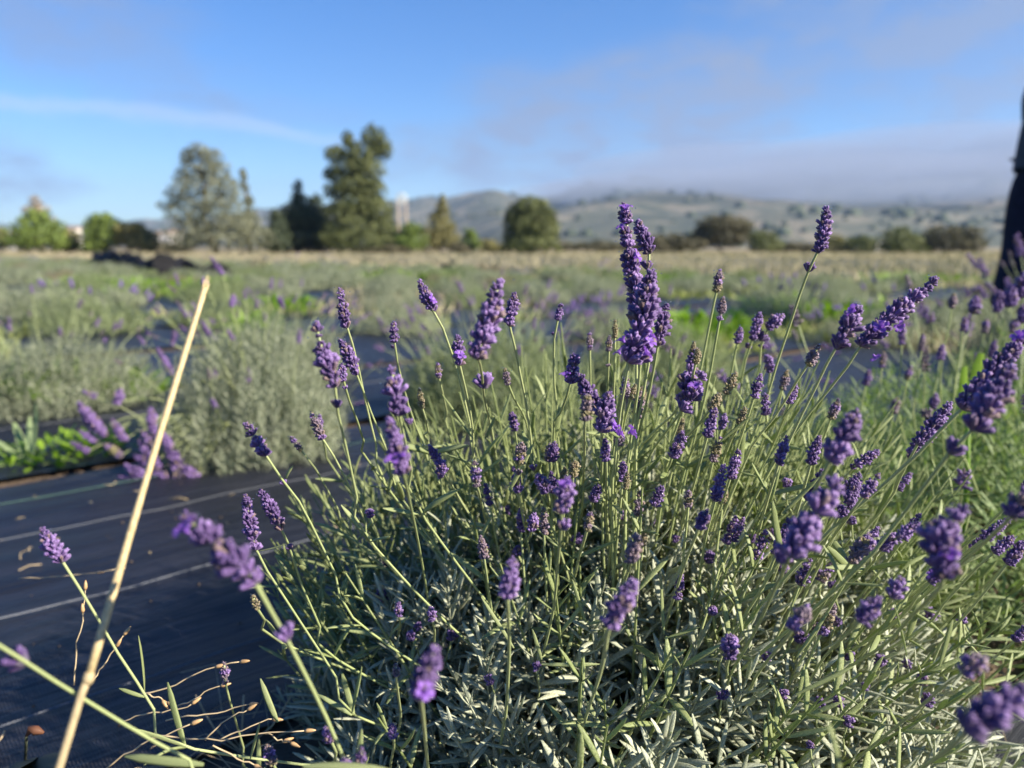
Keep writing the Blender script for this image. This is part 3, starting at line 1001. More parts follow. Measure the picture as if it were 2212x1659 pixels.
    ([(1746, 1310), (1715, 1355)], 40, .38, [(1708, 1368), (1640, 1450), (1595, 1520)], dict(ck='f')),
    ([(1902, 1290), (1858, 1340)], 42, .37, [(1848, 1352), (1780, 1420), (1710, 1510)], dict(ck='d', split=[(1873, 1352, 20)])),
    ([(2130, 1420), (2085, 1450)], 52, .34, [(2060, 1465), (1960, 1550), (1850, 1640), (1800, 1690)], dict(ck='f')),
    ([(2235, 1490), (2165, 1528), (2095, 1565)], 88, .275, [(2070, 1600), (1990, 1660), (1900, 1720)], dict(ck='d', individual=True, r=.0013)),
    ([(1898, 975), (1852, 1002)], 27, .55, [(1838, 1015), (1810, 1060), (1780, 1110)], dict(ck='d', split=[(1842, 1010, 20)])),
    ([(1858, 1022), (1828, 1068)], 32, .54, [(1815, 1090), (1780, 1150)], dict(ck='d')),
    ([(1652, 850), (1655, 893)], 23, .62, [(1655, 905), (1650, 960)], dict(ck='v')),
    ([(1700, 800), (1690, 840)], 20, .66, [(1685, 860), (1660, 950)], dict(ck='f')),
    ([(1720, 830), (1705, 870)], 24, .58, [(1700, 885), (1670, 960)], dict(ck='v')),
    ([(1812, 862), (1795, 902)], 22, .62, [(1790, 915), (1760, 1000), (1740, 1060)], dict(ck='f')),
    ([(1590, 805), (1570, 848)], 24, .54, [(1560, 865), (1525, 930), (1480, 1010)], dict(ck='g')),
    ([(1556, 850), (1535, 885)], 26, .53, [(1525, 900), (1480, 950), (1440, 1020)], dict(ck='g')),
    ([(1610, 880), (1598, 915)], 20, .55, [(1590, 930), (1560, 1000)], dict(ck='g')),
    ([(1480, 942), (1452, 985)], 28, .56, [(1448, 1000), (1430, 1060)], dict(ck='d')),
    ([(1355, 1020), (1352, 1055)], 17, .52, [(1350, 1065), (1340, 1140)], dict(ck='g')),
    ([(1430, 1050), (1415, 1090)], 30, .54, [(1412, 1100), (1400, 1150)], dict(ck='d')),
    ([(1295, 1048), (1280, 1080)], 26, .56, [(1280, 1090), (1285, 1140)], dict(ck='d')),
    ([(484, 1430), (487, 1475)], 21, .56, [(490, 1490), (510, 1560), (530, 1625), (560, 1680)], dict(ck='f')),
    ([(855, 1432), (856, 1460)], 19, .46, [(857, 1475), (866, 1540), (880, 1620)], dict(ck='f')),
    ([(845, 1562), (849, 1592)], 26, .46, [(852, 1605), (865, 1670)], dict(ck='v')),
    ([(575, 1610), (590, 1650)], 30, .46, [(600, 1670), (640, 1720)], dict(ck='f')),
    ([(690, 895), (690, 930)], 16, .66, [(700, 960), (740, 1040)], dict(ck='v')),
    ([(545, 1285), (556, 1315)], 20, .50, [(570, 1335), (610, 1390)], dict(ck='g')),
    ([(1930, 1150), (1905, 1185)], 34, .46, [(1895, 1195), (1850, 1250)], dict(ck='d')),
    ([(1985, 1130), (1940, 1160)], 30, .45, [(1925, 1170), (1870, 1230)], dict(ck='d')),
    ([(1580, 1370), (1575, 1420)], 42, .46, [(1570, 1440), (1560, 1480)], dict(ck='d')),
    ([(2190, 1160), (2150, 1190)], 30, .50, [(2130, 1205), (2050, 1290), (1960, 1380)], dict(ck='d')),
    ([(2045, 1225), (2010, 1255)], 30, .46, [(1990, 1275), (1900, 1370)], dict(ck='v', opens=[(2018, 1250)])),
    ([(1945, 1250), (1930, 1285)], 46, .40, [(1915, 1310), (1850, 1390)], dict(ck='v')),
    ([(860, 1300), (862, 1330)], 20, .56, [(865, 1345), (880, 1400)], dict(ck='v')),
    ([(930, 1310), (934, 1340)], 22, .50, [(938, 1355), (960, 1430)], dict(ck='v')),
    ([(700, 1570), (715, 1600)], 30, .44, [(725, 1620), (760, 1690)], dict(ck='v')),
    ([(742, 1640), (748, 1680)], 36, .38, [(752, 1700), (765, 1760)], dict(ck='v')),
    ([(780, 1615), (778, 1650)], 24, .39, [(778, 1670), (780, 1740)], dict(ck='d')),
]
for spike, w, d, stem, kw in HERO:
    hero(spike, w, d, stem, **kw)

rf = random.Random(21)
for k in range(26):
    u = rf.uniform(1480, 2060); v = rf.uniform(1180, 1520) - max(0, (1700 - u)) * .25
    ang = R(rf.uniform(68, 82) - (u - 1480) / 580 * rf.uniform(22, 42)); Ls = rf.uniform(150, 330)
    d_ = rf.uniform(.46, .62); w_ = rf.uniform(24, 33) * .5 / d_; sl = w_ * rf.uniform(1.7, 3.0)
    c_, s_ = math.cos(ang), -math.sin(ang)
    f_ = (u + c_ * Ls, v + s_ * Ls)
    hero([(f_[0] + c_ * sl + rf.uniform(-6, 6), f_[1] + s_ * sl), f_], w_, d_, [(u + c_ * Ls * .45 + rf.uniform(-6, 6), v + s_ * Ls * .45), (u, v), (u - c_ * 90, v - s_ * 90)], ck=rf.choice('vvddf'), nleaf=1)
for k in range(26):
    u = rf.uniform(960, 1560); v = rf.uniform(1080, 1380)
    ang = R(90 + (1230 - u) * .05 + rf.uniform(-8, 8)); Ls = rf.uniform(110, 260)
    d_ = rf.uniform(.5, .66); w_ = rf.uniform(20, 28) * .55 / d_; sl = w_ * rf.uniform(1.5, 2.6)
    c_, s_ = math.cos(ang), -math.sin(ang)
    f_ = (u + c_ * Ls, v + s_ * Ls)
    hero([(f_[0] + c_ * sl + rf.uniform(-5, 5), f_[1] + s_ * sl), f_], w_, d_, [(u + c_ * Ls * .45, v + s_ * Ls * .45), (u, v), (u - c_ * 70, v - s_ * 70)], ck=rf.choice('vdffg'), nleaf=1)

# the nearest, out-of-focus stalk that crosses the lower left corner; its spike is beyond the frame
hero([(-190, 1290), (-120, 1330)], 70, .29, [(-40, 1372), (0, 1392), (40, 1420), (80, 1447), (200, 1522), (330, 1600), (430, 1652), (500, 1690)],
     split=[(42, 1424, 78)], dfoot=.40, r=.00098, individual=True, label='blurred stalk crossing the lower left corner with one violet ring')

# little rings of buds deep in the leaves
for (u, v) in ((1625, 1165), (1672, 1157), (1590, 1150), (1790, 1130), (1840, 1125), (1775, 1245), (1800, 1265), (1715, 1150), (1880, 1180), (1700, 1045), (1645, 1050),
               (1540, 1320), (1565, 1395), (1600, 1345), (1762, 1360), (1728, 1380), (1655, 1420), (1805, 1345), (1835, 1420), (1900, 1430), (1960, 1435), (1868, 1485),
               (1770, 1520), (1810, 1515), (2000, 1515), (1690, 1500), (1990, 1470), (1750, 1610), (1830, 1560), (1560, 1500), (1460, 1165), (1345, 1115), (1250, 1165),
               (1090, 1105), (1120, 1190), (1050, 1190), (835, 1215), (825, 1290), (975, 1375), (905, 1355), (890, 1375), (1160, 1440), (1060, 1470), (800, 1110), (1870, 1330),
               (1480, 1100), (1415, 1135), (1530, 1205), (1930, 1330), (2010, 1330), (2080, 1340), (1690, 1230), (1835, 1215)):
    t, ok = hit_dome(u, v, 1.0)
    t = t if ok else 0.6
    t -= random.uniform(-0.01, 0.03)
    lean = random.uniform(-8, 26) if u > 1300 else random.uniform(-20, 10)
    w = random.uniform(20, 32)
    hero([(u + lean * .4, v - w * .45), (u, v + w * .2)], w, t, [(u - lean * 1.2, v + 50), (u - lean * 2, v + 95)], ck=random.choice('vvdd'), nleaf=0, r=.0008, dfoot=t + 0.05)

# single broad leaves that stand out
for (bu_, bv_), (tu_, tv_), w, d in (((312, 1494), (307, 1373), 17, .50), ((312, 1506), (258, 1490), 15, .50), ((402, 1614), (285, 1568), 20, .47), ((440, 1652), (258, 1638), 34, .40),
                                   ((655, 1655), (838, 1642), 36, .37), ((1816, 1675), (1806, 1572), 24, .31), ((1022, 948), (955, 852), 13, .53), ((1048, 948), (1070, 905), 12, .53),
                                   ((1338, 945), (1288, 915), 18, .51), ((560, 1190), (622, 1178), 10, .50), ((617, 1035), (620, 1012), 12, .49), ((1170, 1425), (1150, 1360), 16, .55),
                                   ((1170, 1435), (1295, 1440), 16, .55), ((1110, 1400), (1040, 1290), 17, .56), ((1265, 1350), (1335, 1330), 17, .58), ((1265, 1345), (1235, 1260), 14, .58),
                                   ((1605, 1370), (1598, 1250), 22, .52), ((1435, 1380), (1510, 1355), 16, .56), ((1435, 1370), (1425, 1260), 18, .56), ((1720, 1500), (1845, 1440), 22, .46),
                                   ((1690, 905), (1730, 862), 20, .53), ((1650, 1010), (1715, 915), 18, .55), ((1555, 955), (1625, 895), 15, .54), ((1550, 955), (1545, 870), 10, .54),
                                   ((1665, 1085), (1690, 960), 18, .54), ((1690, 1110), (1770, 1030), 20, .52), ((1360, 1030), (1415, 995), 18, .53), ((1100, 1060), (1150, 960), 24, .56),
                                   ((1720, 1420), (1790, 1320), 18, .50), ((600, 1560), (560, 1480), 22, .52), ((540, 1640), (560, 1560), 20, .52), ((2030, 1440), (2060, 1340), 26, .46),
                                   ((1960, 1420), (1940, 1300), 22, .46), ((1820, 1260), (1870, 1200), 20, .48), ((760, 1540), (780, 1440), 22, .50), ((760, 1545), (690, 1500), 20, .50)):
    p_, t_ = at(bu_, bv_, d), at(tu_, tv_, d - .006)
    z = t_ - p_; L = np.linalg.norm(z); z = z / L
    x = norm(np.array([0, -.8, .6]) + rng.normal(0, .35, 3)); x = norm(x - z * np.dot(x, z))
    T = random.choice(LEAVES)
    k_ = .62 * (w / FPX * d) / (2 * .078 * L)
    M = np.stack([x * k_ * L, np.cross(z, x) * k_ * L, z * L], 1)
    link('leaf', LEAFG_ME[random.randrange(5)], bush, m4(M, L_(p_)))

# ---- leafy shoots: pairs of narrow grey leaves up each shoot
def shoots(c, rad, n, z0=0.02, lean=(0, 0), lo=0.62):
    """tip points, foot points of n shoots filling a dome"""
    d = norm(np.stack([rng.normal(0, 1, n), rng.normal(0, 1, n), np.abs(rng.normal(0, 0.85, n)) + 0.04], 1))
    k = lo + (1.06 - lo) * rng.random(n) ** 0.55
    lump = np.array([1 + 0.13 * noise.noise(Vector(x * 2.6 + c[0] * 3)) + 0.10 * noise.noise(Vector(x * 6)) for x in d])
    tip = c + d * rad * (k * lump)[:, None]
    tip[:, 2] = np.maximum(tip[:, 2], z0 + 0.01)
    ln = rng.uniform(0.055, 0.115, n)
    ax = norm(d * np.array([1.15, 1.15, 0.9]) + np.array([lean[0], lean[1], 0.85]) + rng.normal(0, 0.17, (n, 3)))
    return tip, tip - ax * ln[:, None], ax, ln


def shoot_leaves(tip, foot, ax, ln, pairs=6, size=(0.026, 0.042)):
    """orientation matrices and places for the leaves of all shoots"""
    Ms, Ls = [], []
    N = len(tip)
    X0 = frames(ax)[:, :, 0]
    Y0 = np.cross(ax, X0)
    for k in range(pairs):
        f = (k + 0.3) / pairs
        base = foot + ax * (ln * f)[:, None]
        a = (k % 2) * np.pi / 2 + rng.normal(0, 0.25, N)
        side = X0 * np.cos(a)[:, None] + Y0 * np.sin(a)[:, None]
        spread = np.tan(np.radians(62 - 46 * f)) + rng.normal(0, 0.10, N)
        for sg in (1, -1):
            z = norm(ax + side * (sg * spread)[:, None] + rng.normal(0, 0.09, (N, 3)))
            x = norm(ax - z * np.sum(ax * z, 1)[:, None])
            x = np.where(np.isfinite(x), x, side)
            s_ = rng.uniform(size[0], size[1], N) * (1 - 0.45 * max(0, f - 0.5) / 0.5)
            Ms.append(np.stack([x, np.cross(z, x), z], 2) * s_[:, None, None])
            Ls.append(base)
    return np.concatenate(Ms), np.concatenate(Ls)


def leaf_buf(Ms, Ls, tpls, mi=0, b=None):
    b = b or Buf()
    ids = rng.integers(0, len(tpls), len(Ls))
    for i, t in enumerate(tpls):
        s_ = ids == i
        b.inst(t, Ms[s_], Ls[s_], mi)
    return b


tip, foot, ax, ln = shoots(CB, RB, 1700, lean=(0.16, 0))
Ms, Ls = shoot_leaves(tip, foot, ax, ln, 6, (.027, .046))
keep = Ls[:, 2] > 0.012
Ms, Ls = Ms[keep], Ls[keep]
# the leaves that show largest become parts of their own
mid_ = Ls + Ms[:, :, 2] * 0.5 - np.array([0, 0, CAM_H])
dep = mid_[:, 1] * math.cos(PITCH) - mid_[:, 2] * math.sin(PITCH)
uu = mid_[:, 0] / dep
vv = (mid_[:, 1] * math.sin(PITCH) + mid_[:, 2] * math.cos(PITCH)) / dep
outer = np.linalg.norm((Ls - CB) / RB, axis=1)
score = np.linalg.norm(Ms[:, :, 2], axis=1) / dep * (outer > 0.9) * (np.abs(uu) < 0.6) * (np.abs(vv) < 0.46)
big = np.argsort(-score)[:105]
mask = np.ones(len(Ls), bool); mask[big] = False
for i in big:
    link('leaf', random.choice(LEAF_ME), bush, m4(Ms[i], L_(Ls[i])))
b = leaf_buf(Ms[mask], Ls[mask] + SHIFT, LEAVES)
# taller green leading shoots that stand up between the flower stalks
nt = 900
aa = rng.uniform(0, 6.28, nt); qq = np.sqrt(rng.random(nt)) * .95
ok = (np.sin(aa) * qq > -.28) | (rng.random(nt) < .16)
aa, qq = aa[ok], qq[ok]; nt = len(aa)
tf = np.stack([CB[0] + RB[0] * qq * np.cos(aa), CB[1] + RB[1] * qq * np.sin(aa), RB[2] * np.sqrt(1 - qq ** 2 * .93) * .80], 1)
tx = norm(np.stack([np.cos(aa) * qq * .75 + .10, np.sin(aa) * qq * .75, np.full(nt, 1.)], 1) + rng.normal(0, .08, (nt, 3)))
tl = rng.uniform(.07, .235, nt) * (1 - .42 * qq)
M2, L2 = shoot_leaves(tf + tx * tl[:, None], tf, tx, tl, 3, (.026, .042))
leaf_buf(M2, L2 + SHIFT, LEAVES, 1, b)
for i in range(nt):
    b.add(*tube(np.array([tf[i] - tx[i] * .06, tf[i], tf[i] + tx[i] * tl[i]]) + SHIFT, np.array([.0013, .0012, .0007]), 5, cap=False)[:2], mi=1)
fo = link('foliage', b.mesh('foliage', [M_LEAF, M_LEAFG]), bush); fo['kind'] = 'stuff'
b = Buf()
for i in range(len(tip)):
    f_ = foot[i] + SHIFT
    root = f_ * np.array([0.35, 0.35, 0.2])
    b.add(*tube(np.array([root * .5, (root + f_) / 2 + (0, 0, -.01), f_, tip[i] + SHIFT]), np.array([.0016, .0013, .001, .0007]), 4, cap=False)[:2])
tw = link('leafy_shoot', b.mesh('leafy_shoot', M_LEAF), bush); tw['kind'] = 'stuff'
b = Buf()
for k in range(26):
    a = random.uniform(0, 6.28); r0 = random.uniform(0.08, 0.2)
    b.add(*tube(smooth_path([(0, 0, 0), (math.cos(a) * r0 * .5, math.sin(a) * r0 * .5, .04), (math.cos(a) * r0, math.sin(a) * r0, .11)], 6), np.linspace(.005, .002, 6), 6)[:3])
link('woody_base', b.mesh('woody_base', M_WOOD), bush)

# dew on the spikes
b = Buf()
ico = []
for i in range(5):
    for j in range(6):
        th = math.pi * (i + 0.0001) / 4; ph = 2 * math.pi * j / 6
        ico.append((math.sin(th) * math.cos(ph), math.sin(th) * math.sin(ph), math.cos(th)))
DEWT = (np.array(ico), np.array([(i * 6 + 6 + j, i * 6 + 6 + (j + 1) % 6, i * 6 + (j + 1) % 6, i * 6 + j) for i in range(4) for j in range(6)]), np.zeros(30))
pts = []
for spike, w, d, stem, kw in HERO:
    for k in range(14):
        f = random.random() ** 1.6
        i = min(int(f * (len(spike) - 1)), len(spike) - 2)
        t = f * (len(spike) - 1) - i
        u = spike[i][0] * (1 - t) + spike[i + 1][0] * t + random.gauss(0, w * .3)
        v = spike[i][1] * (1 - t) + spike[i + 1][1] * t - abs(random.gauss(0, w * .12))
        pts.append(L_(at(u, v, d - random.uniform(0.1, 0.5) * w / FPX * d)))
pts = np.array(pts)
b.inst(DEWT, np.tile(np.eye(3), (len(pts), 1, 1)) * rng.uniform(0.00025, 0.00055, len(pts))[:, None, None], pts)
dw = link('dew', b.mesh('dew', M_DEW), bush); dw['kind'] = 'stuff'


# ------------------------------------------------------------------ bushes further along the rows
def bush_mesh(seed, h, nsh, pairs, tpls, mat_, size, upright=0.4):
    global rng
    keep_rng = rng
    rng = np.random.default_rng(seed)
    tip, foot, ax, ln = shoots(np.zeros(3), np.array([1, 1, h]) * 0.33, nsh, lean=(0, 0), lo=0.5)
    ax = norm(ax + np.array([0, 0, upright]))
    Ms, Ls = shoot_leaves(tip, foot, ax, ln * 1.1, pairs, size)
    ok = Ls[:, 2] > 0.012
    b = leaf_buf(Ms[ok], Ls[ok], tpls)
    me = b.mesh('foliage', mat_)
    rng = keep_rng
    return me


FOL_NEAR = [bush_mesh(101 + i, 1.05, 1500, 6, LEAVES_MID, m_, (.021, .036), 0.8) for i, m_ in enumerate((M_BUSH, M_BUSHG, M_LEAFY))]
FOL_MID = [bush_mesh(201 + i, 0.66, 420, 5, LEAVES_MID[:2], m_, (.034, .055)) for i, m_ in enumerate((M_BUSH, M_BUSH, M_BUSHG, M_BUSHD))]
FOL_FAR = [bush_mesh(301 + i, 0.56, 220, 4, [LEAF_FAR], m_, (.05, .085)) for i, m_ in enumerate((M_BUSH, M_BUSH, M_BUSHG, M_BUSHD, M_BUSHG))]

# simple far spike: a few rings on a thin stalk, shared
def far_spike(seed, L, lean):
    r_ = np.random.default_rng(seed)
    b = Buf(); hb = Buf()
    P = smooth_path([(0, 0, 0), (lean * .35, 0, L * .5), (lean, 0, L)], 6)
    b.add(*tube(P, np.linspace(.0013, .0009, 6), 5))
    ax = P[-1] - P[-2]
    hd = norm(ax)
    n_ = r_.integers(3, 7)
    w = r_.uniform(.012, .019)
    for i in range(n_):
        sc = w * .5 * (1 - .35 * i / n_)
        hb.inst(WH_LOW[i % 3], (frames(hd[None])[0] * sc)[None], (P[-1] + hd * (i - .2) * w * .5)[None])
    return b.mesh('flower_stalk', M_STEM), hb.mesh('flower_head', M_VIO if seed % 3 else M_FADE)


FARSP = [far_spike(i, 0.14 + .02 * (i % 5), 0.02 + .03 * (i % 4)) for i in range(10)]


def merged_spikes(seed, n, rad, h):
    r_ = np.random.default_rng(seed)
    b = Buf()
    for k in range(n):
        a = r_.uniform(0, 6.28); q_ = math.sqrt(r_.random())
        z = h * math.sqrt(max(0.05, 1 - q_ * q_ * .8)) + r_.uniform(0.03, 0.13)
        p = np.array([rad * q_ * math.cos(a), rad * q_ * math.sin(a), z])
        d = norm(np.array([math.cos(a) * q_ * .7, math.sin(a) * q_ * .7, 1.]) + r_.normal(0, .15, 3))
        L = r_.uniform(.03, .06)
        V, Q, T, H = tube(np.array([p, p + d * L * .3, p + d * L * .8, p + d * L]), np.array([.006, .0085, .007, .002]) * 0.95, 5)
        b.add(V, Q, T, H)
        V, Q, T, H = tube(np.array([p - d * .1, p]), .0011, 3)
        b.add(V, Q, T, H, mi=1)
    return b.mesh('bloom', [M_SPIKE, M_STEM])


BLOOM = [merged_spikes(400 + i, 5 + 3 * i, .33, .22) for i in range(4)]


def near_bush(name_label, c, rad, h, fi, nspk, tilt=None, ext=()):
    e = empty('lavender_bush', (c[0], c[1], 0.0), rz=0, label=name_label, cat='lavender bush', group='lavender bushes in the planted rows')
    s_ = rad / 0.33
    f_ = link('foliage', FOL_NEAR[fi], e, Matrix.Rotation(random.uniform(0, 6.28), 4, 'Z') @ Matrix.Diagonal((s_, s_, h / (0.33 * 1.05), 1)))
    f_['kind'] = 'stuff'
    for k in range(nspk):
        a = random.uniform(0, 6.28); q_ = math.sqrt(random.random())
        p = np.array([rad * .95 * q_ * math.cos(a), rad * .95 * q_ * math.sin(a), h * math.sqrt(max(.1, 1 - q_ * q_ * .85)) - .03])
        sm, hm = FARSP[random.randrange(10)]
        rot = Matrix.Translation(p) @ Matrix.Rotation(a + random.uniform(-.5, .5), 4, 'Z') @ Matrix.Rotation(q_ * random.uniform(0.2, 0.75), 4, 'Y') @ Matrix.Scale(random.uniform(.8, 1.25) * (.70 if c[0] < 0.6 else 1), 4)
        st = link('flower_stalk', sm, e, rot)
        link('flower_head', hm, st)
    for (tip_, ft, w, d) in ext:
        pass
    return e


B2 = np.array([-0.64, 1.88])
nb = near_bush('upright silvery lavender bush left of the largest bush, behind the first black path', B2, 0.25, 0.33, 0, 30)
# its flopped stalks lying over the fabric at the left, and a few placed upright ones
def lay(parent, tipuv, footuv, w, d, root, ck='v'):
    ax_ = [at(*footuv, d), at(*tipuv, d)]
    sh = -np.array(parent.location)
    P = [np.array([root[0], root[1], 0.10]), (np.array([root[0], root[1], 0.18]) + ax_[0] * 2) / 3, ax_[0]]
    flower_stalk(parent, [p + sh for p in P], [p + sh for p in ax_], w / FPX * d, ck, r=.0012)


for t_, f_, w in (((168, 870), (215, 925), 26), ((190, 895), (228, 940), 20), ((172, 930), (205, 955), 18), ((150, 955), (190, 975), 16), ((262, 840), (252, 870), 22),
                  ((325, 880), (330, 925), 24), ((305, 930), (335, 965), 20), ((320, 975), (345, 1010), 24), ((258, 1030), (318, 1052), 26), ((290, 1025), (345, 1050), 26),
                  ((345, 1040), (425, 1068), 28), ((290, 985), (325, 1000), 22), ((360, 970), (385, 1000), 26), ((380, 1035), (420, 1060), 30), ((340, 1060), (400, 1070), 22),
                  ((318, 905), (345, 950), 22), ((365, 1000), (400, 1030), 26), ((300, 950), (322, 985), 20), ((410, 1020), (430, 1050), 28), ((270, 1005), (312, 1030), 26), ((330, 1020), (380, 1048), 30), ((355, 1050), (415, 1066), 26), ((225, 960), (262, 985), 20), ((385, 1005), (425, 1030), 26),
                 ((180, 900), (225, 935), 24), ((240, 905), (268, 950), 20), ((345, 930), (368, 968), 24)):
    lay(nb, t_, f_, w, 1.72, B2 + np.array([-.04, -.06]), random.choice('vvvf'))
for t_, f_, w in (((340, 752), (373, 810), 15), ((462, 795), (464, 815), 12), ((536, 795), (536, 830), 13), ((378, 715), (372, 745), 12), ((600, 640), (612, 665), 14),
                  ((505, 635), (500, 660), 14), ((455, 555), (480, 592), 13), ((438, 600), (442, 615), 13)):
    lay(nb, t_, f_, w, 1.8, B2)
NEAR = [
    ('green lavender bush right behind the tall purple stalks of the largest bush', (-0.05, 2.34), .33, .28, 1, 96),
    ('sunlit yellow-green lavender bush right of the largest bush, full of thin dark spikes', (0.76, 1.22), .42, .31, 2, 34),
    ('sunlit lavender bush at the right edge in front of the walking person', (1.32, 1.72), .40, .33, 2, 40),
    ('greyish lavender bush behind the dark spikes in the right half, beyond the first path', (0.55, 2.80), .32, .25, 1, 60),
    ('silvery lavender bush at the left edge above the bright green weeds', (-1.50, 2.50), .33, .23, 0, 36),
    ('pale lavender bush left of the straw, behind the silvery bush', (-0.92, 3.02), .32, .24, 0, 44),
    ('lavender bush by the feet of the walking person', (2.10, 3.05), .33, .33, 0, 22),
    ('low lavender bush standing just behind the sunlit bush at the right', (1.98, 2.26), .33, .31, 2, 24),
]
near_xy = [tuple(CB[:2]), tuple(B2)]
RIGHT = []
for lab, c, rad, h, fi, ns in NEAR:
    e_ = near_bush(lab, c, rad, h, fi, ns if ns > 29 else ns // 2)
    if lab.startswith('sunlit'):
        RIGHT.append((e_, np.array([c[0], c[1], 0.0])))
    near_xy.append(c)

for u0, v0, v1, w, ck, du in ((2055, 635, 664, 20, 'f', 6), (2103, 637, 674, 26, 'v', 8), (2153, 628, 672, 24, 'd', 8), (2180, 612, 658, 30, 'v', 10), (2204, 588, 640, 34, 'd', 12),
                            (2208, 655, 694, 26, 'v', 8), (2126, 690, 716, 18, 'f', 6), (2080, 684, 712, 16, 'd', 5), (2186, 690, 716, 20, 'f', 8), (1948, 700, 742, 18, 'v', 2), (1990, 720, 756, 16, 'f', 4),
                            (2140, 735, 770, 20, 'd', 10), (2030, 745, 775, 18, 'v', 6), (1905, 760, 792, 16, 'f', 4), (2170, 760, 790, 20, 'v', 8), (1870, 800, 830, 18, 'd', 8), (1960, 790, 818, 16, 'f', 8),
                            (2095, 800, 832, 18, 'f', 6), (2015, 850, 880, 20, 'd', 8), (1930, 860, 890, 20, 'f', 8)):
    e_, c_ = RIGHT[1 if u0 > 2090 else 0]
    hero([(u0 + du, v0), (u0, v1)], w, 1.12 if u0 > 2090 else 1.0, [(u0 - 3 * du * .5, v1 + 60), (u0 - 4 * du, v1 + 150)], ck=ck, parent=e_, shift=-c_, c0=c_, dfoot=1.2 if u0 > 2090 else 1.05, nleaf=0)

# lavender seen from the sunny side fills the rest: bushes plant by plant along the rows
cand = []
for i, p in enumerate(ROWS):
    for s_ in np.arange(-30, 40, 0.74):
        s2 = s_ + random.uniform(-.12, .12); p2 = p + random.uniform(-.07, .07)
        x, y = xy(s2, p2)
        if y < 1.2 or abs(x) / y > 0.80 or y > field_edge(x) - 0.3:
            continue
        if y < 8 and any(math.hypot(x - a, y - c) < 0.55 for a, c in near_xy):
            continue
        if i == 2 and x < -0.7:
            continue
        if i == 1 and x < 0.3:
            continue
        if i == 3 and x < -2.0:
            continue
        if random.random() < 0.10:
            continue
        ub, vb = 1106 + x / (y * math.cos(PITCH) + CAM_H * math.sin(PITCH)) * FPX, 0
        vb = 829.5 - FPX * (y * math.sin(PITCH) - CAM_H * math.cos(PITCH)) / (y * math.cos(PITCH) + CAM_H * math.sin(PITCH))
        if any(abs(ub - a) < 95 and c0 < vb < c1 for a, c0, c1 in ((320, 665, 790), (715, 655, 760), (1560, 690, 800), (2000, 640, 690))):
            continue
        cand.append((math.hypot(x, y), x, y))
cand.sort()
LOOK = ['silvery', 'pale', 'green', 'dry brownish', 'fresh green']
far_buf = []
for k, (dist, x, y) in enumerate(cand):
    u = 1106 + x / y * FPX
    side = next(t for lim, t in ((60, 'by the left edge'), (190, 'toward the yellowish green tree'), (330, 'toward the bright green round tree'), (430, 'left of the grey pine'),
                                 (580, 'toward the grey pine'), (700, 'toward the dark conifers'), (850, 'toward the tall dark pine'), (930, 'toward the twin posts'),
                                 (1080, 'toward the pale olive conifer'), (1210, 'toward the rounded tree'), (1340, 'left of the tallest spike'), (1480, 'behind the tallest spike'),
                                 (1640, 'toward the broad brownish oak'), (1790, 'behind the lone slender stalk'), (1920, 'toward the white shed'), (2060, 'toward the upright green tree'), (9999, 'beside the walking person')) if u < lim)
    if k < 285:
        fi = random.choices(range(4), (4, 4, 3, 1.2))[0] if dist < 9 else random.choices(range(5), (4, 4, 3, 1.6, 2))[0]
        me = FOL_MID[fi] if dist < 9 else FOL_FAR[fi]
        zone = ('in the nearer rows' if dist < 5 else 'in the middle rows' if dist < 9 else 'in the far rows')
        o = link('lavender_bush', me)
        sc = random.uniform(.78, 1.1)
        o.location = (x, y, 0)
        o.rotation_euler = (0, 0, random.uniform(0, 6.28))
        o.scale = (sc * 1.08, sc * 1.08, sc * random.uniform(.85, 1.15))
        flo = (dist < 6 and random.random() < .45) or random.random() < .05
        tag(o, '%s %s%s lavender bush %s, %s' % ('plump' if sc > 1.02 else 'rounded' if sc > .94 else 'low' if sc > .86 else 'small', LOOK[fi], ' flowering' if flo else '', zone, side), 'lavender bush', 'lavender bushes in the planted rows')
        if flo:
            bl = link('bloom', BLOOM[random.randrange(4)], o); bl['kind'] = 'stuff'
    else:
        far_buf.append((x, y))
if far_buf:
    b = Buf()
    for x, y in far_buf:
        me = FOL_FAR[random.randrange(5)]
        nv = len(me.vertices)
        co = np.empty(nv * 3, dtype=np.float32); me.vertices.foreach_get('co', co)
        co = co.reshape(-1, 3).astype(float)
        k_ = 4 * (nv // 4)
        sel = np.arange(0, nv // 4)[::2]
        idx = (sel[:, None] * 4 + np.arange(4)[None]).ravel()
        a = random.uniform(0, 6.28); sc = random.uniform(.9, 1.2)
        cv = co[idx] * sc * np.array([1.15, 1.15, 1.05])
        ca, sa = math.cos(a), math.sin(a)
        cv = np.stack([cv[:, 0] * ca - cv[:, 1] * sa + x, cv[:, 0] * sa + cv[:, 1] * ca + y, cv[:, 2]], 1)
        b.add(cv, Q=np.arange(len(idx)).reshape(-1, 4), h=0, mi=random.choice((0, 0, 1, 2)))
    fr = link('far_lavender', b.mesh('far_lavender', [M_BUSH, M_BUSHG, M_BUSHD]))
    tag(fr, 'mass of lavender rows merging at the far edge of the field', kind='stuff')

# ------------------------------------------------------------------ heaps of bunched black fabric in the field
M_HEAP = plain_mat('black_heap', (0.010, 0.010, 0.012), 0.75, 0.4, 4, spec=0.15)


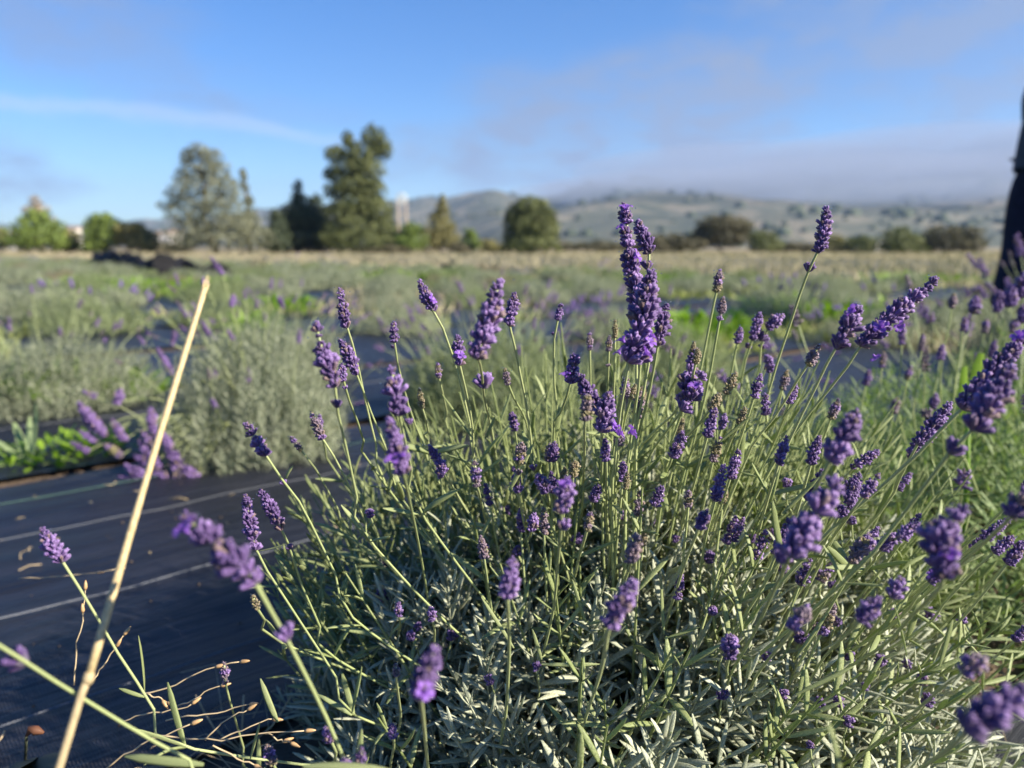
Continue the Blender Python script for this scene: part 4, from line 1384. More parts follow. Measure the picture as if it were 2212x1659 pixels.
def heap(pts, lab, hh):
    hh *= .85
    """pts: picture points along the ridge"""
    W_ = [on_ground(u, v) for u, v in pts]
    P = smooth_path(W_, 26)
    V = []
    ns = 11
    for i, p in enumerate(P):
        f = i / (len(P) - 1)
        env = math.sin(math.pi * min(.97, max(.03, f))) ** .5
        t_ = norm((P[min(i + 1, 25)] - P[max(i - 1, 0)]) * np.array([1, 1, 0]))
        nn = np.array([-t_[1], t_[0], 0])
        for j in range(ns):
            a = math.pi * j / (ns - 1)
            k = 1 + .55 * noise.noise((f * 9 + p[0], j * .7, p[1])) + .25 * noise.noise((f * 25, j * 2, 3))
            V.append(p + nn * math.cos(a) * hh * .8 * env * k + np.array([0, 0, 0.02 + math.sin(a) * hh * env * max(.25, k)]))
    Q = [(i * ns + j, i * ns + j + 1, (i + 1) * ns + j + 1, (i + 1) * ns + j) for i in range(25) for j in range(ns - 1)]
    o = link('fabric_heap', mesh('fabric_heap', V, [Q], M_HEAP, smooth=False))
    tag(o, lab, 'fabric heap', 'bunched up black fabric in the field')


heap([(145, 573), (190, 577), (215, 579)], 'small black heap of bunched fabric, leftmost of the heaps in the field', .16)
heap([(190, 574), (240, 580), (285, 585), (325, 592)], 'long black heap of bunched fabric in the left of the field', .42)
heap([(318, 588), (350, 597), (390, 592), (440, 596)], 'black heap of bunched fabric with an upturned end, mid left', .40)
heap([(440, 612), (475, 608), (505, 606)], 'black heap of bunched fabric just right of the straw tip', .28)
heap([(672, 600), (715, 600)], 'flat dark scrap of fabric lying below the tall pine', .14)
heap([(790, 598), (830, 598)], 'flat dark scrap of fabric right below the tall pine trunk', .12)
heap([(945, 582), (985, 582)], 'flat dark scrap of fabric below the pointed olive conifer', .12)

# ------------------------------------------------------------------ weeds
def blade_weed(loc, lab, leaves, m_, cat='weed', group=None):
    e = empty('weed', loc, label=lab, cat=cat, group=group)
    for (az, el, L, w, curl) in leaves:
        T = leaf_tpl(6, w / L, curl, 0.25, 0.7)
        d = np.array([math.cos(az) * math.cos(el), math.sin(az) * math.cos(el), math.sin(el)])
        x = norm(np.array([0, 0, 1.]) - d * d[2])
        M = np.stack([x, np.cross(d, x), d], 1) * L
        link('leaf', mesh('leaf', T[0] @ M.T, [T[1]], m_, T[2]), e)
    return e


wl = on_ground(62, 1015)
blade_weed(wl, 'pale broad-bladed weed in the soil gap at the left edge',
           [(2.3, .9, .15, .009, .25), (2.7, .75, .14, .009, .3), (1.9, 1.2, .13, .008, .1), (1.2, 1.25, .16, .008, -.1), (.6, 1.0, .11, .008, .2), (-1.4, .1, .10, .009, .2),
            (.2, .5, .10, .008, .3), (3.4, .4, .12, .008, .2)], M_WEEDP)


def clump(loc, rad, h, n, m_, lab, group):
    if h > .15:
        h *= .62; n = int(n * 2.2)
    e = empty('weed', (loc[0], loc[1], 0.0), label=lab, cat='weed', group=group)
    b = Buf()
    a = rng.uniform(0, 6.28, n); q_ = np.sqrt(rng.random(n)) * rad
    P = np.stack([q_ * np.cos(a), q_ * np.sin(a), rng.uniform(0.01, h * .7, n)], 1)
    d = norm(np.stack([np.cos(a) * .7, np.sin(a) * .7, rng.uniform(.2, 1.2, n)], 1) + rng.normal(0, .35, (n, 3)))
    x = norm(np.array([[0, 0, 1.]]) - d * d[:, 2:3])
    Mm = np.stack([x, np.cross(d, x), d], 2) * (rng.uniform(.4, .9, n) * min(h, .10) * 1.1)[:, None, None]
    b.inst(leaf_tpl(4, .17, .25, .2), Mm, P)
    f_ = link('leaf_tuft', b.mesh('leaf_tuft', m_), e); f_['kind'] = 'stuff'
    return e


WG = 'bright green weeds growing along the rows'
for u, v, rad, h, n, lab in ((40, 885, .17, .15, 160, 'bright green weed clump at the left edge below the silvery bush'),
                             (120, 880, .10, .10, 70, 'small bright green weed beside the large clump at the left edge'),
                             (95, 1005, .12, .05, 90, 'low yellow-green weed around the pale broad-bladed weed'),
                             (150, 985, .10, .05, 60, 'low green weed on the fabric edge right of the broad-bladed weed'),
                             (270, 868, .12, .09, 90, 'bright green weed patch behind the flopped purple stalks'),
                             (235, 985, .07, .06, 40, 'little green weed under the flopped purple stalks'),
                             (300, 642, .8, .30, 260, 'wide bright green weed patch left of the straw tip'),
                             (210, 625, .7, .26, 220, 'yellow-green weed patch far left, below the long black heap'),
                             (420, 628, .6, .26, 180, 'bright green weed patch right beside the straw tip'),
                             (610, 680, .30, .26, 120, 'small bright green weed among the bushes below the tall pine'),
                             (550, 745, .15, .30, 60, 'bright green sprig poking out of the upright silvery bush'),
                             (1480, 735, .34, .20, 220, 'dense dark green weed clump behind the central spikes'),
                             (1530, 725, .22, .24, 150, 'sunlit bright green weed right of the dark clump'),
                             (1760, 690, .55, .26, 320, 'pale yellow-green weed mound behind the lone slender stalk'),
                             (1420, 610, .8, .2, 200, 'green weed patch near the dry grass, behind the tallest spike'),
                             (900, 605, 1.0, .22, 220, 'green weed streak in the middle distance below the conifer'),
                             (2000, 612, .9, .25, 200, 'green weed streak at the right near the dry grass')):
    p = on_ground(u, v)
    clump(p, rad, h, n, M_WEED, lab, WG)
# blunt broad blades standing in the bush at the right
e = empty('weed', at(2095, 880, 1.0) * np.array([1, 1, 0]) , label='upright bright green blade weed in the sunlit bush at the right', cat='weed')
for k, (du, L) in enumerate(((-7, .026), (3, .044), (11, .020))):
    T = leaf_tpl(5, .085, .05, .3, .3)
    p0 = at(2088 + du, 850, 1.0) - np.array(e.location); p0[2] -= 0.03
    zz = norm(np.array([(-.05, .12, .38)[k], -.1, 1.]))
    x = np.array([0, -1., 0]); M = np.stack([x, np.cross(zz, x), zz], 1) * (L + .04)
    link('leaf', mesh('leaf', T[0] @ M.T + p0, [T[1]], M_WEED, T[2]), e)
sm = Buf(); p_ = at(2095, 890, 1.0)
sm.add(*tube(smooth_path([(0, 0, 0), (0.01, 0, p_[2] * .5), (0, 0, p_[2] - .02)], 5), .003, 5))
link('stem', sm.mesh('stem', M_WEED), e)

# ------------------------------------------------------------------ straw in front, dry weed, small dark plant
top, knee, low = at(443, 622, .385), at(190, 1468, .34), at(118, 1690, .33)
foot_ = low + norm(low - knee) * 0.30
foot_[2] = 0.0
st = empty('straw', foot_, label='blurred pale yellow straw slanting across the left foreground', cat='straw')
b = Buf(); P = smooth_path([knee, knee * .5 + top * .5 + np.array([-.0008, 0, 0.0]), top], 14) - foot_
b.add(*tube(P, np.linspace(.0018, .00145, 14) * rng.uniform(.94, 1.05, 14), 10))
td = norm(top - knee)
for k_ in range(7):
    a_ = k_ * .9; sd = np.array([math.cos(a_), .3 * math.sin(a_), math.sin(a_)]) * .0011
    q0 = top - foot_ + sd - td * .004
    b.add(*tube(np.array([q0, q0 + td * .005 + sd * .2, q0 + td * random.uniform(.006, .012) + sd * random.uniform(-.2, .6)]), np.array([.0005, .0004, .0001]), 5))
link('upper_stalk', b.mesh('upper_stalk', M_STRAW), st)
b = Buf(); P = smooth_path([np.zeros(3), low - foot_, knee - foot_ + norm(top - knee) * .002], 14)
b.add(*tube(P, np.linspace(.0019, .0017, 14), 10))
M_STRAWD = plain_mat('shaded_straw', (0.38, 0.30, 0.17), 0.6, 0.2, 12, stretch=(90, 90, 3))  # same straw in a darker colour: shade on the lower part painted in
link('lower_stalk', b.mesh('lower_stalk', M_STRAWD), st)
b = Buf(); b.add(*tube(np.array([knee - norm(top - knee) * .002, knee, knee + norm(top - knee) * .003]) - foot_, np.array([.0019, .0025, .0021]), 10))
link('node', b.mesh('node', M_STRAWD), st)

dwp = on_ground(520, 1640, 0.0)
dwd = empty('dry_weed', dwp, label='sprawling tan dry weed with tiny seed capsules, on the fabric at the lower left', cat='dry weed')
for pts_, d0 in (([(300, 1500), (380, 1480), (420, 1458), (465, 1442), (525, 1425)], .60), ([(260, 1560), (310, 1545), (390, 1528), (420, 1518)], .60),
                 ([(360, 1555), (450, 1540), (500, 1532), (545, 1518)], .58), ([(440, 1600), (480, 1560), (520, 1540), (540, 1533)], .56),
                 ([(330, 1590), (480, 1600), (540, 1588), (570, 1583), (665, 1580)], .55), ([(575, 1585), (600, 1597), (630, 1607)], .55),
                 ([(470, 1600), (520, 1580), (560, 1562), (595, 1553)], .56), ([(160, 1480), (165, 1400), (180, 1330), (185, 1270)], .62),
                 ([(200, 1470), (235, 1420), (270, 1370)], .60), ([(40, 1250), (120, 1245), (200, 1238), (260, 1230)], .82), ([(310, 1498), (340, 1505), (365, 1520)], .60),
                 ([(230, 1660), (260, 1630), (330, 1600), (420, 1560)], .50), ([(460, 1610), (540, 1650), (580, 1665)], .50),
                 ([(370, 1530), (400, 1520), (440, 1500), (480, 1480)], .58)):
    P = smooth_path([at(u, v, d0) - dwp for u, v in pts_], 10) + rng.normal(0, .0006, (10, 3))
    b = Buf(); b.add(*tube(P, np.linspace(.00065, .00045, 10), 5))
    tw_ = link('twig', b.mesh('twig', M_TWIG), dwd)
    for q_ in (9, 7) if random.random() < .5 else (9,):
        c_ = P[q_]; dd = norm(P[q_] - P[q_ - 1])
        b = Buf(); b.add(*tube(np.array([c_ - dd * .002, c_, c_ + dd * .003, c_ + dd * .006]), np.array([.0007, .0016, .0013, .0004]), 7))
        link('seed_capsule', b.mesh('seed_capsule', M_POD), tw_)
b = Buf()
for k in range(3):
    b.add(*tube(smooth_path([(0, 0, 0.01), (-.03 + .03 * k, .01, .03), (-.05 + .05 * k, .02, .06)], 5), .001, 5))
link('root_stem', b.mesh('root_stem', M_TWIG), dwd)

M_DARKW = leaf_mat('dark_weed', (0.06, 0.07, 0.045), (0.04, 0.05, 0.03), trans=0.1, rough=.6, bump=0)
p0 = on_ground(52, 1690)
e = empty('seedling', p0, label='small dark withered seedling with a brown head, lower left corner', cat='seedling')
b = Buf(); top_ = at(57, 1590, .62) - p0
b.add(*tube(smooth_path([(0, 0, 0), top_ * .6, top_], 6), .0012, 6)); link('stem', b.mesh('stem', M_DARKW), e)
b = Buf(); hd_ = at(78, 1578, .62) - p0
b.add(*tube(np.array([top_, (top_ + hd_) / 2 + (0, 0, .004), hd_, hd_ + (0.006, 0, -.002)]), np.array([.001, .003, .004, .001]), 7))
link('dry_head', b.mesh('dry_head', plain_mat('brown_head', (.10, .04, .02))), e)
for u, v in ((92, 1610), (10, 1618), (70, 1640), (20, 1650), (100, 1655)):
    q_ = at(u, v, .62) - p0
    z = q_ - np.array([0, 0, 0.02]); L = np.linalg.norm(z); z = z / L
    x = norm(np.array([0, -.3, 1.]) - z * np.dot(z, [0, -.3, 1.])); T = leaf_tpl(6, .09, .1, .3)
    M = np.stack([x, np.cross(z, x), z], 1) * L
    link('leaf', mesh('leaf', T[0] @ M.T + np.array([0, 0, .02]), [T[1]], M_DARKW, T[2]), e)

b = Buf()
for k in range(110):
    s_, p_2 = random.uniform(-1.1, 2.0), random.uniform(.76, 1.88)
    x_, y_ = xy(s_, p_2); z_ = .0035 + max(.0085, fabric_h(s_, p_2))
    a_ = random.uniform(0, 6.28); L = random.uniform(.004, .035) if random.random() < .8 else random.uniform(.03, .05)
    P = np.array([(x_, y_, z_), (x_ + math.cos(a_) * L * .5, y_ + math.sin(a_) * L * .5, z_ + .0025), (x_ + math.cos(a_ + .3) * L, y_ + math.sin(a_ + .3) * L, z_ + .0012)])
    b.add(*tube(P, random.uniform(.0003, .0011), 4)[:3], mi=random.choice((0, 0, 1, 2)))
for k in range(260):
    s_, p_2 = random.uniform(-1.1, 2.0), random.uniform(.76, 1.88)
    x_, y_ = xy(s_, p_2); r_ = random.uniform(.0008, .0026)
    b.inst(DEWT, np.diag([r_, r_, r_ * .7])[None], np.array([[x_, y_, .003 + max(.0085, fabric_h(s_, p_2))]]), mi=3)
o = link('litter', b.mesh('litter', [M_TWIG, M_STRAW, M_FADE, M_SOIL])); tag(o, 'bits of dry stem, fallen florets and soil specks on the black fabric', kind='stuff')

# thatch and pebbles on the bare soil by the bush
b = Buf()
for k in range(520):
    s_, p_2 = random.uniform(-.2, 2.2), random.uniform(.18, .80)
    x, y = xy(s_, p_2)
    a = random.uniform(0, 6.28); L = random.uniform(.03, .12)
    z = random.uniform(.006, .03)
    P = np.array([(x, y, z), (x + math.cos(a) * L * .5, y + math.sin(a) * L * .5, z + random.uniform(0, .03)), (x + math.cos(a + .3) * L, y + math.sin(a + .3) * L, random.uniform(.006, .03))])
    b.add(*tube(P, .0005, 3, cap=False)[:2])
o = link('dry_thatch', b.mesh('dry_thatch', M_TWIG)); tag(o, 'loose dry stems on the bare soil under the bush', kind='stuff')
b = Buf()
for k in range(700):
    s_, p_2 = random.uniform(-.3, 2.4), random.uniform(.2, .78)
    x, y = xy(s_, p_2)
    r_ = random.uniform(.0015, .007)
    M = np.diag([r_, r_ * random.uniform(.6, 1), r_ * random.uniform(.5, .9)])
    b.inst(DEWT, M[None], np.array([[x, y, .006]]))
o = link('soil_crumbs', b.mesh('soil_crumbs', M_SOIL)); tag(o, 'crumbs of brown soil and grit under the bush', kind='stuff')

# ------------------------------------------------------------------ dry grass beyond the field
n = 60000
u_ = rng.uniform(-150, 2360, n)
dist = 6 + 78 * rng.random(n) ** 1.7
x = (u_ - 1106) / FPX * dist; y = dist.copy()
ed = np.array([field_edge(a) for a in x])
ok = y > ed - 0.2
x, y = x[ok], y[ok]
n = len(x)
hgt = rng.uniform(.06, .20, n) * (0.8 + 0.4 * np.array([noise.noise((a * .15, c * .15, 0)) for a, c in zip(x, y)]))
wid = 0.012 + 0.0009 * y
lean = rng.normal(0, .35, (n, 2))
a = rng.uniform(0, 3.14, n)
dx, dy = np.cos(a) * wid, np.sin(a) * wid
V = np.stack([np.stack([x - dx, y - dy, np.zeros(n)], 1), np.stack([x + dx, y + dy, np.zeros(n)], 1),
              np.stack([x + lean[:, 0] * hgt, y + lean[:, 1] * hgt, hgt], 1)], 1).reshape(-1, 3)
o = link('dry_grass', mesh('dry_grass', V, [np.arange(3 * n).reshape(-1, 3)], M_GRASSD, np.tile([0, 0, 1], n)))
tag(o, 'strip of dry tan grass between the lavender and the trees', kind='stuff')

n = 42000
u_ = rng.uniform(-150, 2360, n)
dist = 3.2 + 30 * rng.random(n) ** 1.6
x = (u_ - 1106) / FPX * dist; y = dist.copy()
pat = np.array([noise.noise((a * .55, c * .55, 2)) + .5 * noise.noise((a * 1.7, c * 1.7, 8)) for a, c in zip(x, y)])
ok = (y < np.array([field_edge(a) for a in x]) + .5) & (pat > .16)
ok &= ~((x > -2.2) & (y < 3.6) & (x < 2.6))
x, y, pat = x[ok], y[ok], pat[ok]
n = len(x)
hgt = rng.uniform(.03, .13, n)
wid = 0.006 + 0.0012 * y
lean = rng.normal(0, .55, (n, 2))
a = rng.uniform(0, 3.14, n)
dx, dy = np.cos(a) * wid, np.sin(a) * wid
V = np.stack([np.stack([x - dx, y - dy, np.full(n, .01)], 1), np.stack([x + dx, y + dy, np.full(n, .01)], 1),
              np.stack([x + lean[:, 0] * hgt, y + lean[:, 1] * hgt, hgt], 1)], 1).reshape(-1, 3)
kind = (np.array([noise.noise((a_ * .35 + 7, c_ * .35, 5)) for a_, c_ in zip(x, y)]) > .0).astype(int)
o = link('field_grass', mesh('field_grass', V, [np.arange(3 * n).reshape(-1, 3)], [M_GRASSD, leaf_mat('field_green', (0.28, 0.31, 0.09), (0.19, 0.22, 0.07), trans=.25, bump=0, scale=5)], np.tile([0, 0, 1], n), mi=kind))
tag(o, 'low weeds and dry grass growing between the lavender plants', kind='stuff')

# ------------------------------------------------------------------ trees
def tree_mat(name, c1, c2):
    return leaf_mat(name, c1, c2, trans=0.15, rough=.7, speck=.25, bump=0, scale=2.0)


TM = {
    'pine': tree_mat('pine_needles', (0.155, 0.17, 0.058), (0.068, 0.083, 0.03)),
    'dark': tree_mat('dark_conifer', (0.085, 0.105, 0.055), (0.035, 0.05, 0.03)),
    'grey': tree_mat('grey_pine', (0.225, 0.23, 0.15), (0.125, 0.135, 0.085)),
    'green': tree_mat('green_crown', (0.17, 0.23, 0.04), (0.09, 0.13, 0.03)),
    'olive': tree_mat('olive_crown', (0.26, 0.235, 0.09), (0.14, 0.13, 0.05)),
    'brown': tree_mat('brown_crown', (0.125, 0.11, 0.06), (0.065, 0.062, 0.036)),
    'twig': tree_mat('bare_twigs', (0.42, 0.33, 0.24), (0.28, 0.22, 0.16)),
}
M_BARK = plain_mat('bark', (0.13, 0.10, 0.075), .9, .3, 3)


def tree(name, lab, cat, D, bu, blobs, mk, base_v=549, leaf=0.22, dens=1.0, limbs=True, group=None, widen=1.0):
    """blobs: picture ellipses (u, v, half width, half height) that fill the crown; D: distance"""
    base = at(bu, base_v, D / 0.985)
    bx_, by_ = base[0], base[1]
    e = empty(name, (bx_, by_, 0), label=lab, cat=cat, group=group)
    k = by_ / FPX * 1.0
    b = Buf()
    tops = []
    for bi, (u, v, a_, c_) in enumerate(blobs):
        wide_ = 1.12 + .22 * max(0, min(1, (v - 440) / 90))
        a_ *= wide_ * widen; c_ *= 1.08
        cx = (u - bu) * k; cz = CAM_H + (535 - v) * k
        ra, rc = a_ * k, c_ * k
        cy = random.uniform(-.35, .35) * ra
        tops.append((cx, cy, cz, ra, rc))
        n = int(max(90, dens * 30.0 * a_ * c_ / (leaf / k) ** 2 + 60))
        d = norm(rng.normal(0, 1, (n, 3)))
        r_ = (0.30 + 0.80 * rng.random(n) ** .5)
        lump = np.array([1 + .38 * noise.noise(Vector(q * 2.2 + np.array([u * .05, v * .03, 0]))) for q in d])
        P = np.array([cx, cy, cz]) + d * np.array([ra, ra, rc]) * (r_ * lump)[:, None]
        # gather the leaves into clumps so that light and gaps show
        nc = max(5, n // 22)
        cc = P[rng.integers(0, n, nc)]
        near = cc[np.argmin(((P[:, None, :] - cc[None]) ** 2).sum(2), 1)] if n * nc < 4e6 else P
        P = P * .80 + near * .20
        P[:, 2] = np.maximum(P[:, 2], .05)
        Mf = frames(norm(d + rng.normal(0, .6, (n, 3)))) * (rng.uniform(.5, 1.3, n) * leaf)[:, None, None]
        T = (np.array([(-.5, -.32, 0), (.5, -.25, .08), (.45, .3, -.05), (-.4, .34, .1)]), np.array([(0, 1, 2, 3)]), np.zeros(4))
        b.inst(T, Mf, P, mi=0)
    cr = link('crown', b.mesh('crown', TM[mk], smooth=False), e)
    tops.sort(key=lambda t: -t[2])
    H = tops[0][2]
    b = Buf()
    tr_ = 0.028 * H + .05
    path = smooth_path([(0, 0, 0), (tops[-1][0] * .3, 0, H * .3), (tops[len(tops) // 2][0] * .6, 0, H * .6), (tops[0][0], tops[0][1], H * .98)], 9)
    b.add(*tube(path, np.linspace(tr_, tr_ * .2, 9), 7))
    tk = link('trunk', b.mesh('trunk', M_BARK), e)
    if limbs:
        for (cx, cy, cz, ra, rc) in tops[1:9]:
            j = int(np.argmin(np.abs(path[:, 2] - cz * .8)))
            b = Buf()
            b.add(*tube(smooth_path([path[j], (path[j] * .4 + np.array([cx, cy, cz]) * .6), (cx, cy, cz)], 5), np.linspace(tr_ * .4, tr_ * .12, 5), 5))
            link('limb', b.mesh('limb', M_BARK), e)
    return e


TG = 'trees along the far edge of the meadow'
tree('pine_tree', 'tall dense dark green pine, tallest of the trees, its top leaning right', 'tree', 62, 790,
     [(815, 312, 24, 24), (830, 335, 20, 22), (762, 315, 12, 16), (735, 345, 22, 16), (790, 345, 30, 26), (760, 372, 32, 20), (725, 385, 18, 14), (798, 378, 36, 26), (770, 408, 42, 22), (733, 420, 24, 16),
      (800, 415, 34, 24), (775, 445, 44, 24), (745, 462, 34, 20), (810, 460, 36, 28), (765, 490, 52, 26), (825, 500, 36, 26), (740, 515, 36, 24), (790, 525, 56, 22), (842, 528, 26, 18)],
     'pine', leaf=.20, group=TG)
tree('pine_tree', 'broad pale grey-green pine with ragged gaps, second tallest, left of the tall dark pine', 'tree', 58, 470,
     [(448, 338, 22, 16), (418, 350, 14, 16), (470, 352, 22, 18), (440, 372, 38, 20), (482, 382, 26, 24), (410, 390, 20, 18), (450, 408, 48, 22), (500, 415, 26, 26), (395, 425, 24, 18), (440, 440, 52, 22),
      (378, 450, 22, 10), (498, 450, 42, 24), (420, 470, 46, 24), (470, 485, 56, 26), (525, 490, 34, 28), (425, 505, 44, 24), (480, 520, 60, 24), (545, 515, 32, 28), (400, 525, 28, 18)],
     'grey', leaf=.17, dens=.46, group=TG)
tree('pine_tree', 'thin spire of a grey pine poking up behind the broad grey-green pine', 'tree', 68, 540,
     [(534, 385, 7, 14), (537, 410, 8, 12), (541, 440, 10, 14), (545, 470, 14, 18)], 'grey', leaf=.24, dens=.6, limbs=False, group=TG)
tree('conifer', 'dark conifer with a pointed top, between the grey pine and the tall pine', 'tree', 64, 645,
     [(651, 412, 6, 16), (652, 435, 12, 14), (648, 455, 22, 16), (632, 475, 30, 18), (660, 480, 28, 22), (620, 505, 34, 22), (655, 515, 36, 24), (615, 530, 30, 16)], 'dark', leaf=.2, group=TG, widen=1.35)
tree('conifer', 'shorter dark conifer right against the left side of the tall pine', 'tree', 66, 695,
     [(685, 440, 14, 14), (690, 462, 24, 18), (680, 490, 34, 22), (690, 520, 38, 24)], 'dark', leaf=.2, group=TG)
tree('conifer', 'dark low conifer left of the pointed dark conifer', 'tree', 60, 602, [(600, 470, 10, 14), (604, 495, 16, 18), (604, 522, 22, 22)], 'dark', leaf=.24, group=TG)
tree('shrub_tree', 'small dark green tree at the right foot of the tall pine', 'tree', 61, 893, [(890, 500, 18, 16), (893, 525, 24, 18), (870, 525, 16, 18)], 'green', leaf=.22, group=TG)
tree('conifer', 'pale olive conifer with a pointed thin top, right of the twin posts', 'tree', 66, 952,
     [(958, 437, 6, 12), (956, 455, 14, 12), (950, 473, 20, 13), (955, 492, 26, 14), (940, 510, 28, 16), (965, 520, 26, 18), (930, 530, 24, 14)], 'olive', leaf=.22, dens=.75, group=TG)
tree('shrub_tree', 'small narrow green tree right of the pale olive conifer', 'tree', 64, 1018, [(1017, 508, 10, 10), (1018, 527, 16, 16)], 'green', leaf=.2, limbs=False, group=TG)
tree('round_tree', 'dense rounded green tree standing alone in front of the misty ridge', 'tree', 60, 1147,
     [(1145, 452, 34, 20), (1170, 470, 28, 24), (1120, 470, 26, 26), (1148, 490, 46, 28), (1122, 515, 26, 26), (1170, 510, 28, 28), (1147, 530, 48, 18)], 'pine', leaf=.24, dens=1.3, group=TG)
tree('green_tree', 'yellowish green tree with bare twigs on top, near the left edge', 'tree', 58, 90,
     [(85, 470, 22, 14), (68, 490, 22, 18), (105, 497, 28, 18), (85, 515, 42, 22), (60, 525, 18, 18), (118, 522, 20, 18)], 'green', leaf=.22, group=TG)
tree('bare_tree', 'bare pale twiggy treetop behind the yellowish green tree, near the left edge', 'tree', 66, 92,
     [(85, 440, 10, 12), (98, 455, 16, 12), (80, 460, 16, 12), (105, 475, 18, 12)], 'twig', leaf=.16, dens=.5, group=TG)
tree('green_tree', 'bright green round tree left of the white houses', 'tree', 60, 226, [(222, 478, 22, 14), (208, 495, 20, 18), (240, 495, 26, 20), (225, 515, 38, 20), (212, 532, 22, 14)], 'green', leaf=.22, group=TG)
tree('shrub_tree', 'olive brown shrub right beside the bright green round tree', 'tree', 60, 298, [(290, 497, 26, 14), (310, 512, 24, 16), (285, 520, 32, 18), (320, 528, 18, 14)], 'olive', leaf=.22, group=TG)
tree('shrub_tree', 'yellow shrub at the very left edge', 'tree', 58, 2, [(0, 508, 14, 14), (4, 525, 18, 14)], 'olive', leaf=.2, limbs=False, group=TG)
tree('shrub_tree', 'low olive shrub between the yellowish tree and the bright green tree', 'tree', 62, 155, [(150, 512, 18, 12), (165, 525, 22, 14), (145, 532, 20, 12)], 'olive', leaf=.2, limbs=False, group=TG)
tree('oak_tree', 'broad brownish oak behind the dry grass, right of the tallest spike', 'tree', 74, 1562,
     [(1560, 488, 44, 18), (1530, 500, 26, 20), (1590, 500, 30, 20), (1560, 515, 56, 20), (1510, 522, 22, 16)], 'brown', leaf=.28, dens=1.1, group=TG)
tree('shrub_tree', 'green shrub at the right side of the broad brownish oak', 'tree', 70, 1648, [(1648, 512, 24, 12), (1650, 530, 30, 16)], 'pine', leaf=.24, group=TG)
tree('shrub_tree', 'low dark hedge tree left of the broad brownish oak', 'tree', 72, 1440, [(1410, 527, 30, 14), (1445, 522, 26, 16), (1480, 530, 30, 14), (1425, 537, 40, 10)], 'brown', leaf=.26, group=TG)
tree('shrub_tree', 'small olive green tree left of the little white shed', 'tree', 72, 1806, [(1806, 522, 20, 12), (1808, 536, 24, 14)], 'olive', leaf=.24, group=TG)
tree('shrub_tree', 'dark green tree just left of the little white shed', 'tree', 70, 1862, [(1860, 522, 24, 10), (1862, 536, 30, 14)], 'pine', leaf=.24, group=TG)
tree('green_tree', 'upright green tree right of the little white shed', 'tree', 66, 1945, [(1945, 505, 22, 12), (1935, 522, 28, 16), (1960, 525, 24, 18), (1945, 538, 36, 12)], 'pine', leaf=.24, group=TG)
tree('oak_tree', 'wide dark brown bushy oak left of the walking person', 'tree', 70, 2050, [(2030, 505, 28, 14), (2070, 508, 30, 16), (2005, 525, 26, 18), (2050, 527, 50, 18), (2095, 530, 22, 16)], 'brown', leaf=.26, dens=.9, group=TG)
tree('shrub_tree', 'dark low shrub between the brownish oak and the olive green tree', 'tree', 76, 1725, [(1715, 535, 26, 10), (1745, 537, 26, 10), (1690, 538, 20, 9)], 'brown', leaf=.26, limbs=False, group=TG)
tree('shrub_tree', 'low brown brush in front of the misty ridge, right of the round tree', 'tree', 80, 1300, [(1230, 535, 26, 10), (1290, 533, 40, 11), (1350, 535, 36, 10)], 'brown', leaf=.28, limbs=False, group=TG)
tree('shrub_tree', 'low reddish brush at the foot of the twin posts', 'tree', 60, 830, [(800, 542, 26, 8), (850, 540, 30, 9), (990, 537, 20, 12)], 'brown', leaf=.2, limbs=False, group=TG)
tree('shrub_tree', 'low brown brush below the white houses', 'tree', 64, 350, [(190, 537, 34, 9), (345, 535, 34, 11), (390, 537, 20, 10)], 'brown', leaf=.2, limbs=False, group=TG)
tree('shrub_tree', 'low pale brush between the narrow green tree and the round tree', 'tree', 68, 1060, [(1050, 532, 22, 12), (1080, 537, 22, 9)], 'olive', leaf=.22, limbs=False, group=TG)

# twin posts with a pale frame on top
base = at(871, 549, 63)
k = 62 / FPX
e = empty('twin_post_mast', (base[0], base[1], 0), label='tall twin posts carrying a pale frame, right of the tall pine', cat='mast')
M_POST = plain_mat('pale_post', (0.42, 0.33, 0.25), .7, .2, 2)
M_PALE = plain_mat('pale_panel', (0.62, 0.64, 0.62), .5, .1, 2)
for x_ in (-9, 9):
    b = Buf(); b.add(*tube(np.array([(x_ * k, 0, 0), (x_ * k * .95, 0, 2.4), (x_ * k * .9, 0, 4.4)]), np.array([.10, .09, .07]), 8)); link('post', b.mesh('post', M_POST), e)
for z_ in (1.6, 3.2, 4.3):
    b = Buf(); box(b, -9 * k, 9 * k, -.03, .03, z_ - .03, z_ + .03); link('crossbar', b.mesh('crossbar', M_POST, smooth=False), e)
b = Buf()
ang = np.linspace(0, 2 * np.pi, 17)
b.add(*tube(np.stack([np.cos(ang) * .42, np.zeros(17) - .05, 4.35 + np.sin(ang) * .42], 1), .05, 6, cap=False)[:2]); link('ring_frame', b.mesh('ring_frame', M_PALE), e)
for j in range(6):
    a_ = j * math.pi / 3
    b = Buf(); b.add(*tube(np.array([(0, -.05, 4.35), (math.cos(a_) * .42, -.05, 4.35 + math.sin(a_) * .42)]), np.array([.03, .06]), 5)); link('vane', b.mesh('vane', M_PALE), e)

# ------------------------------------------------------------------ small far buildings
M_WALLW = plain_mat('white_wall', (0.72, 0.68, 0.62), .8, .08, .5)
M_ROOF = plain_mat('tan_roof', (0.36, 0.27, 0.20), .8, .15, .8)
M_WIN = plain_mat('window_glass', (0.05, 0.06, 0.08), .2, .1, .5, spec=.6)


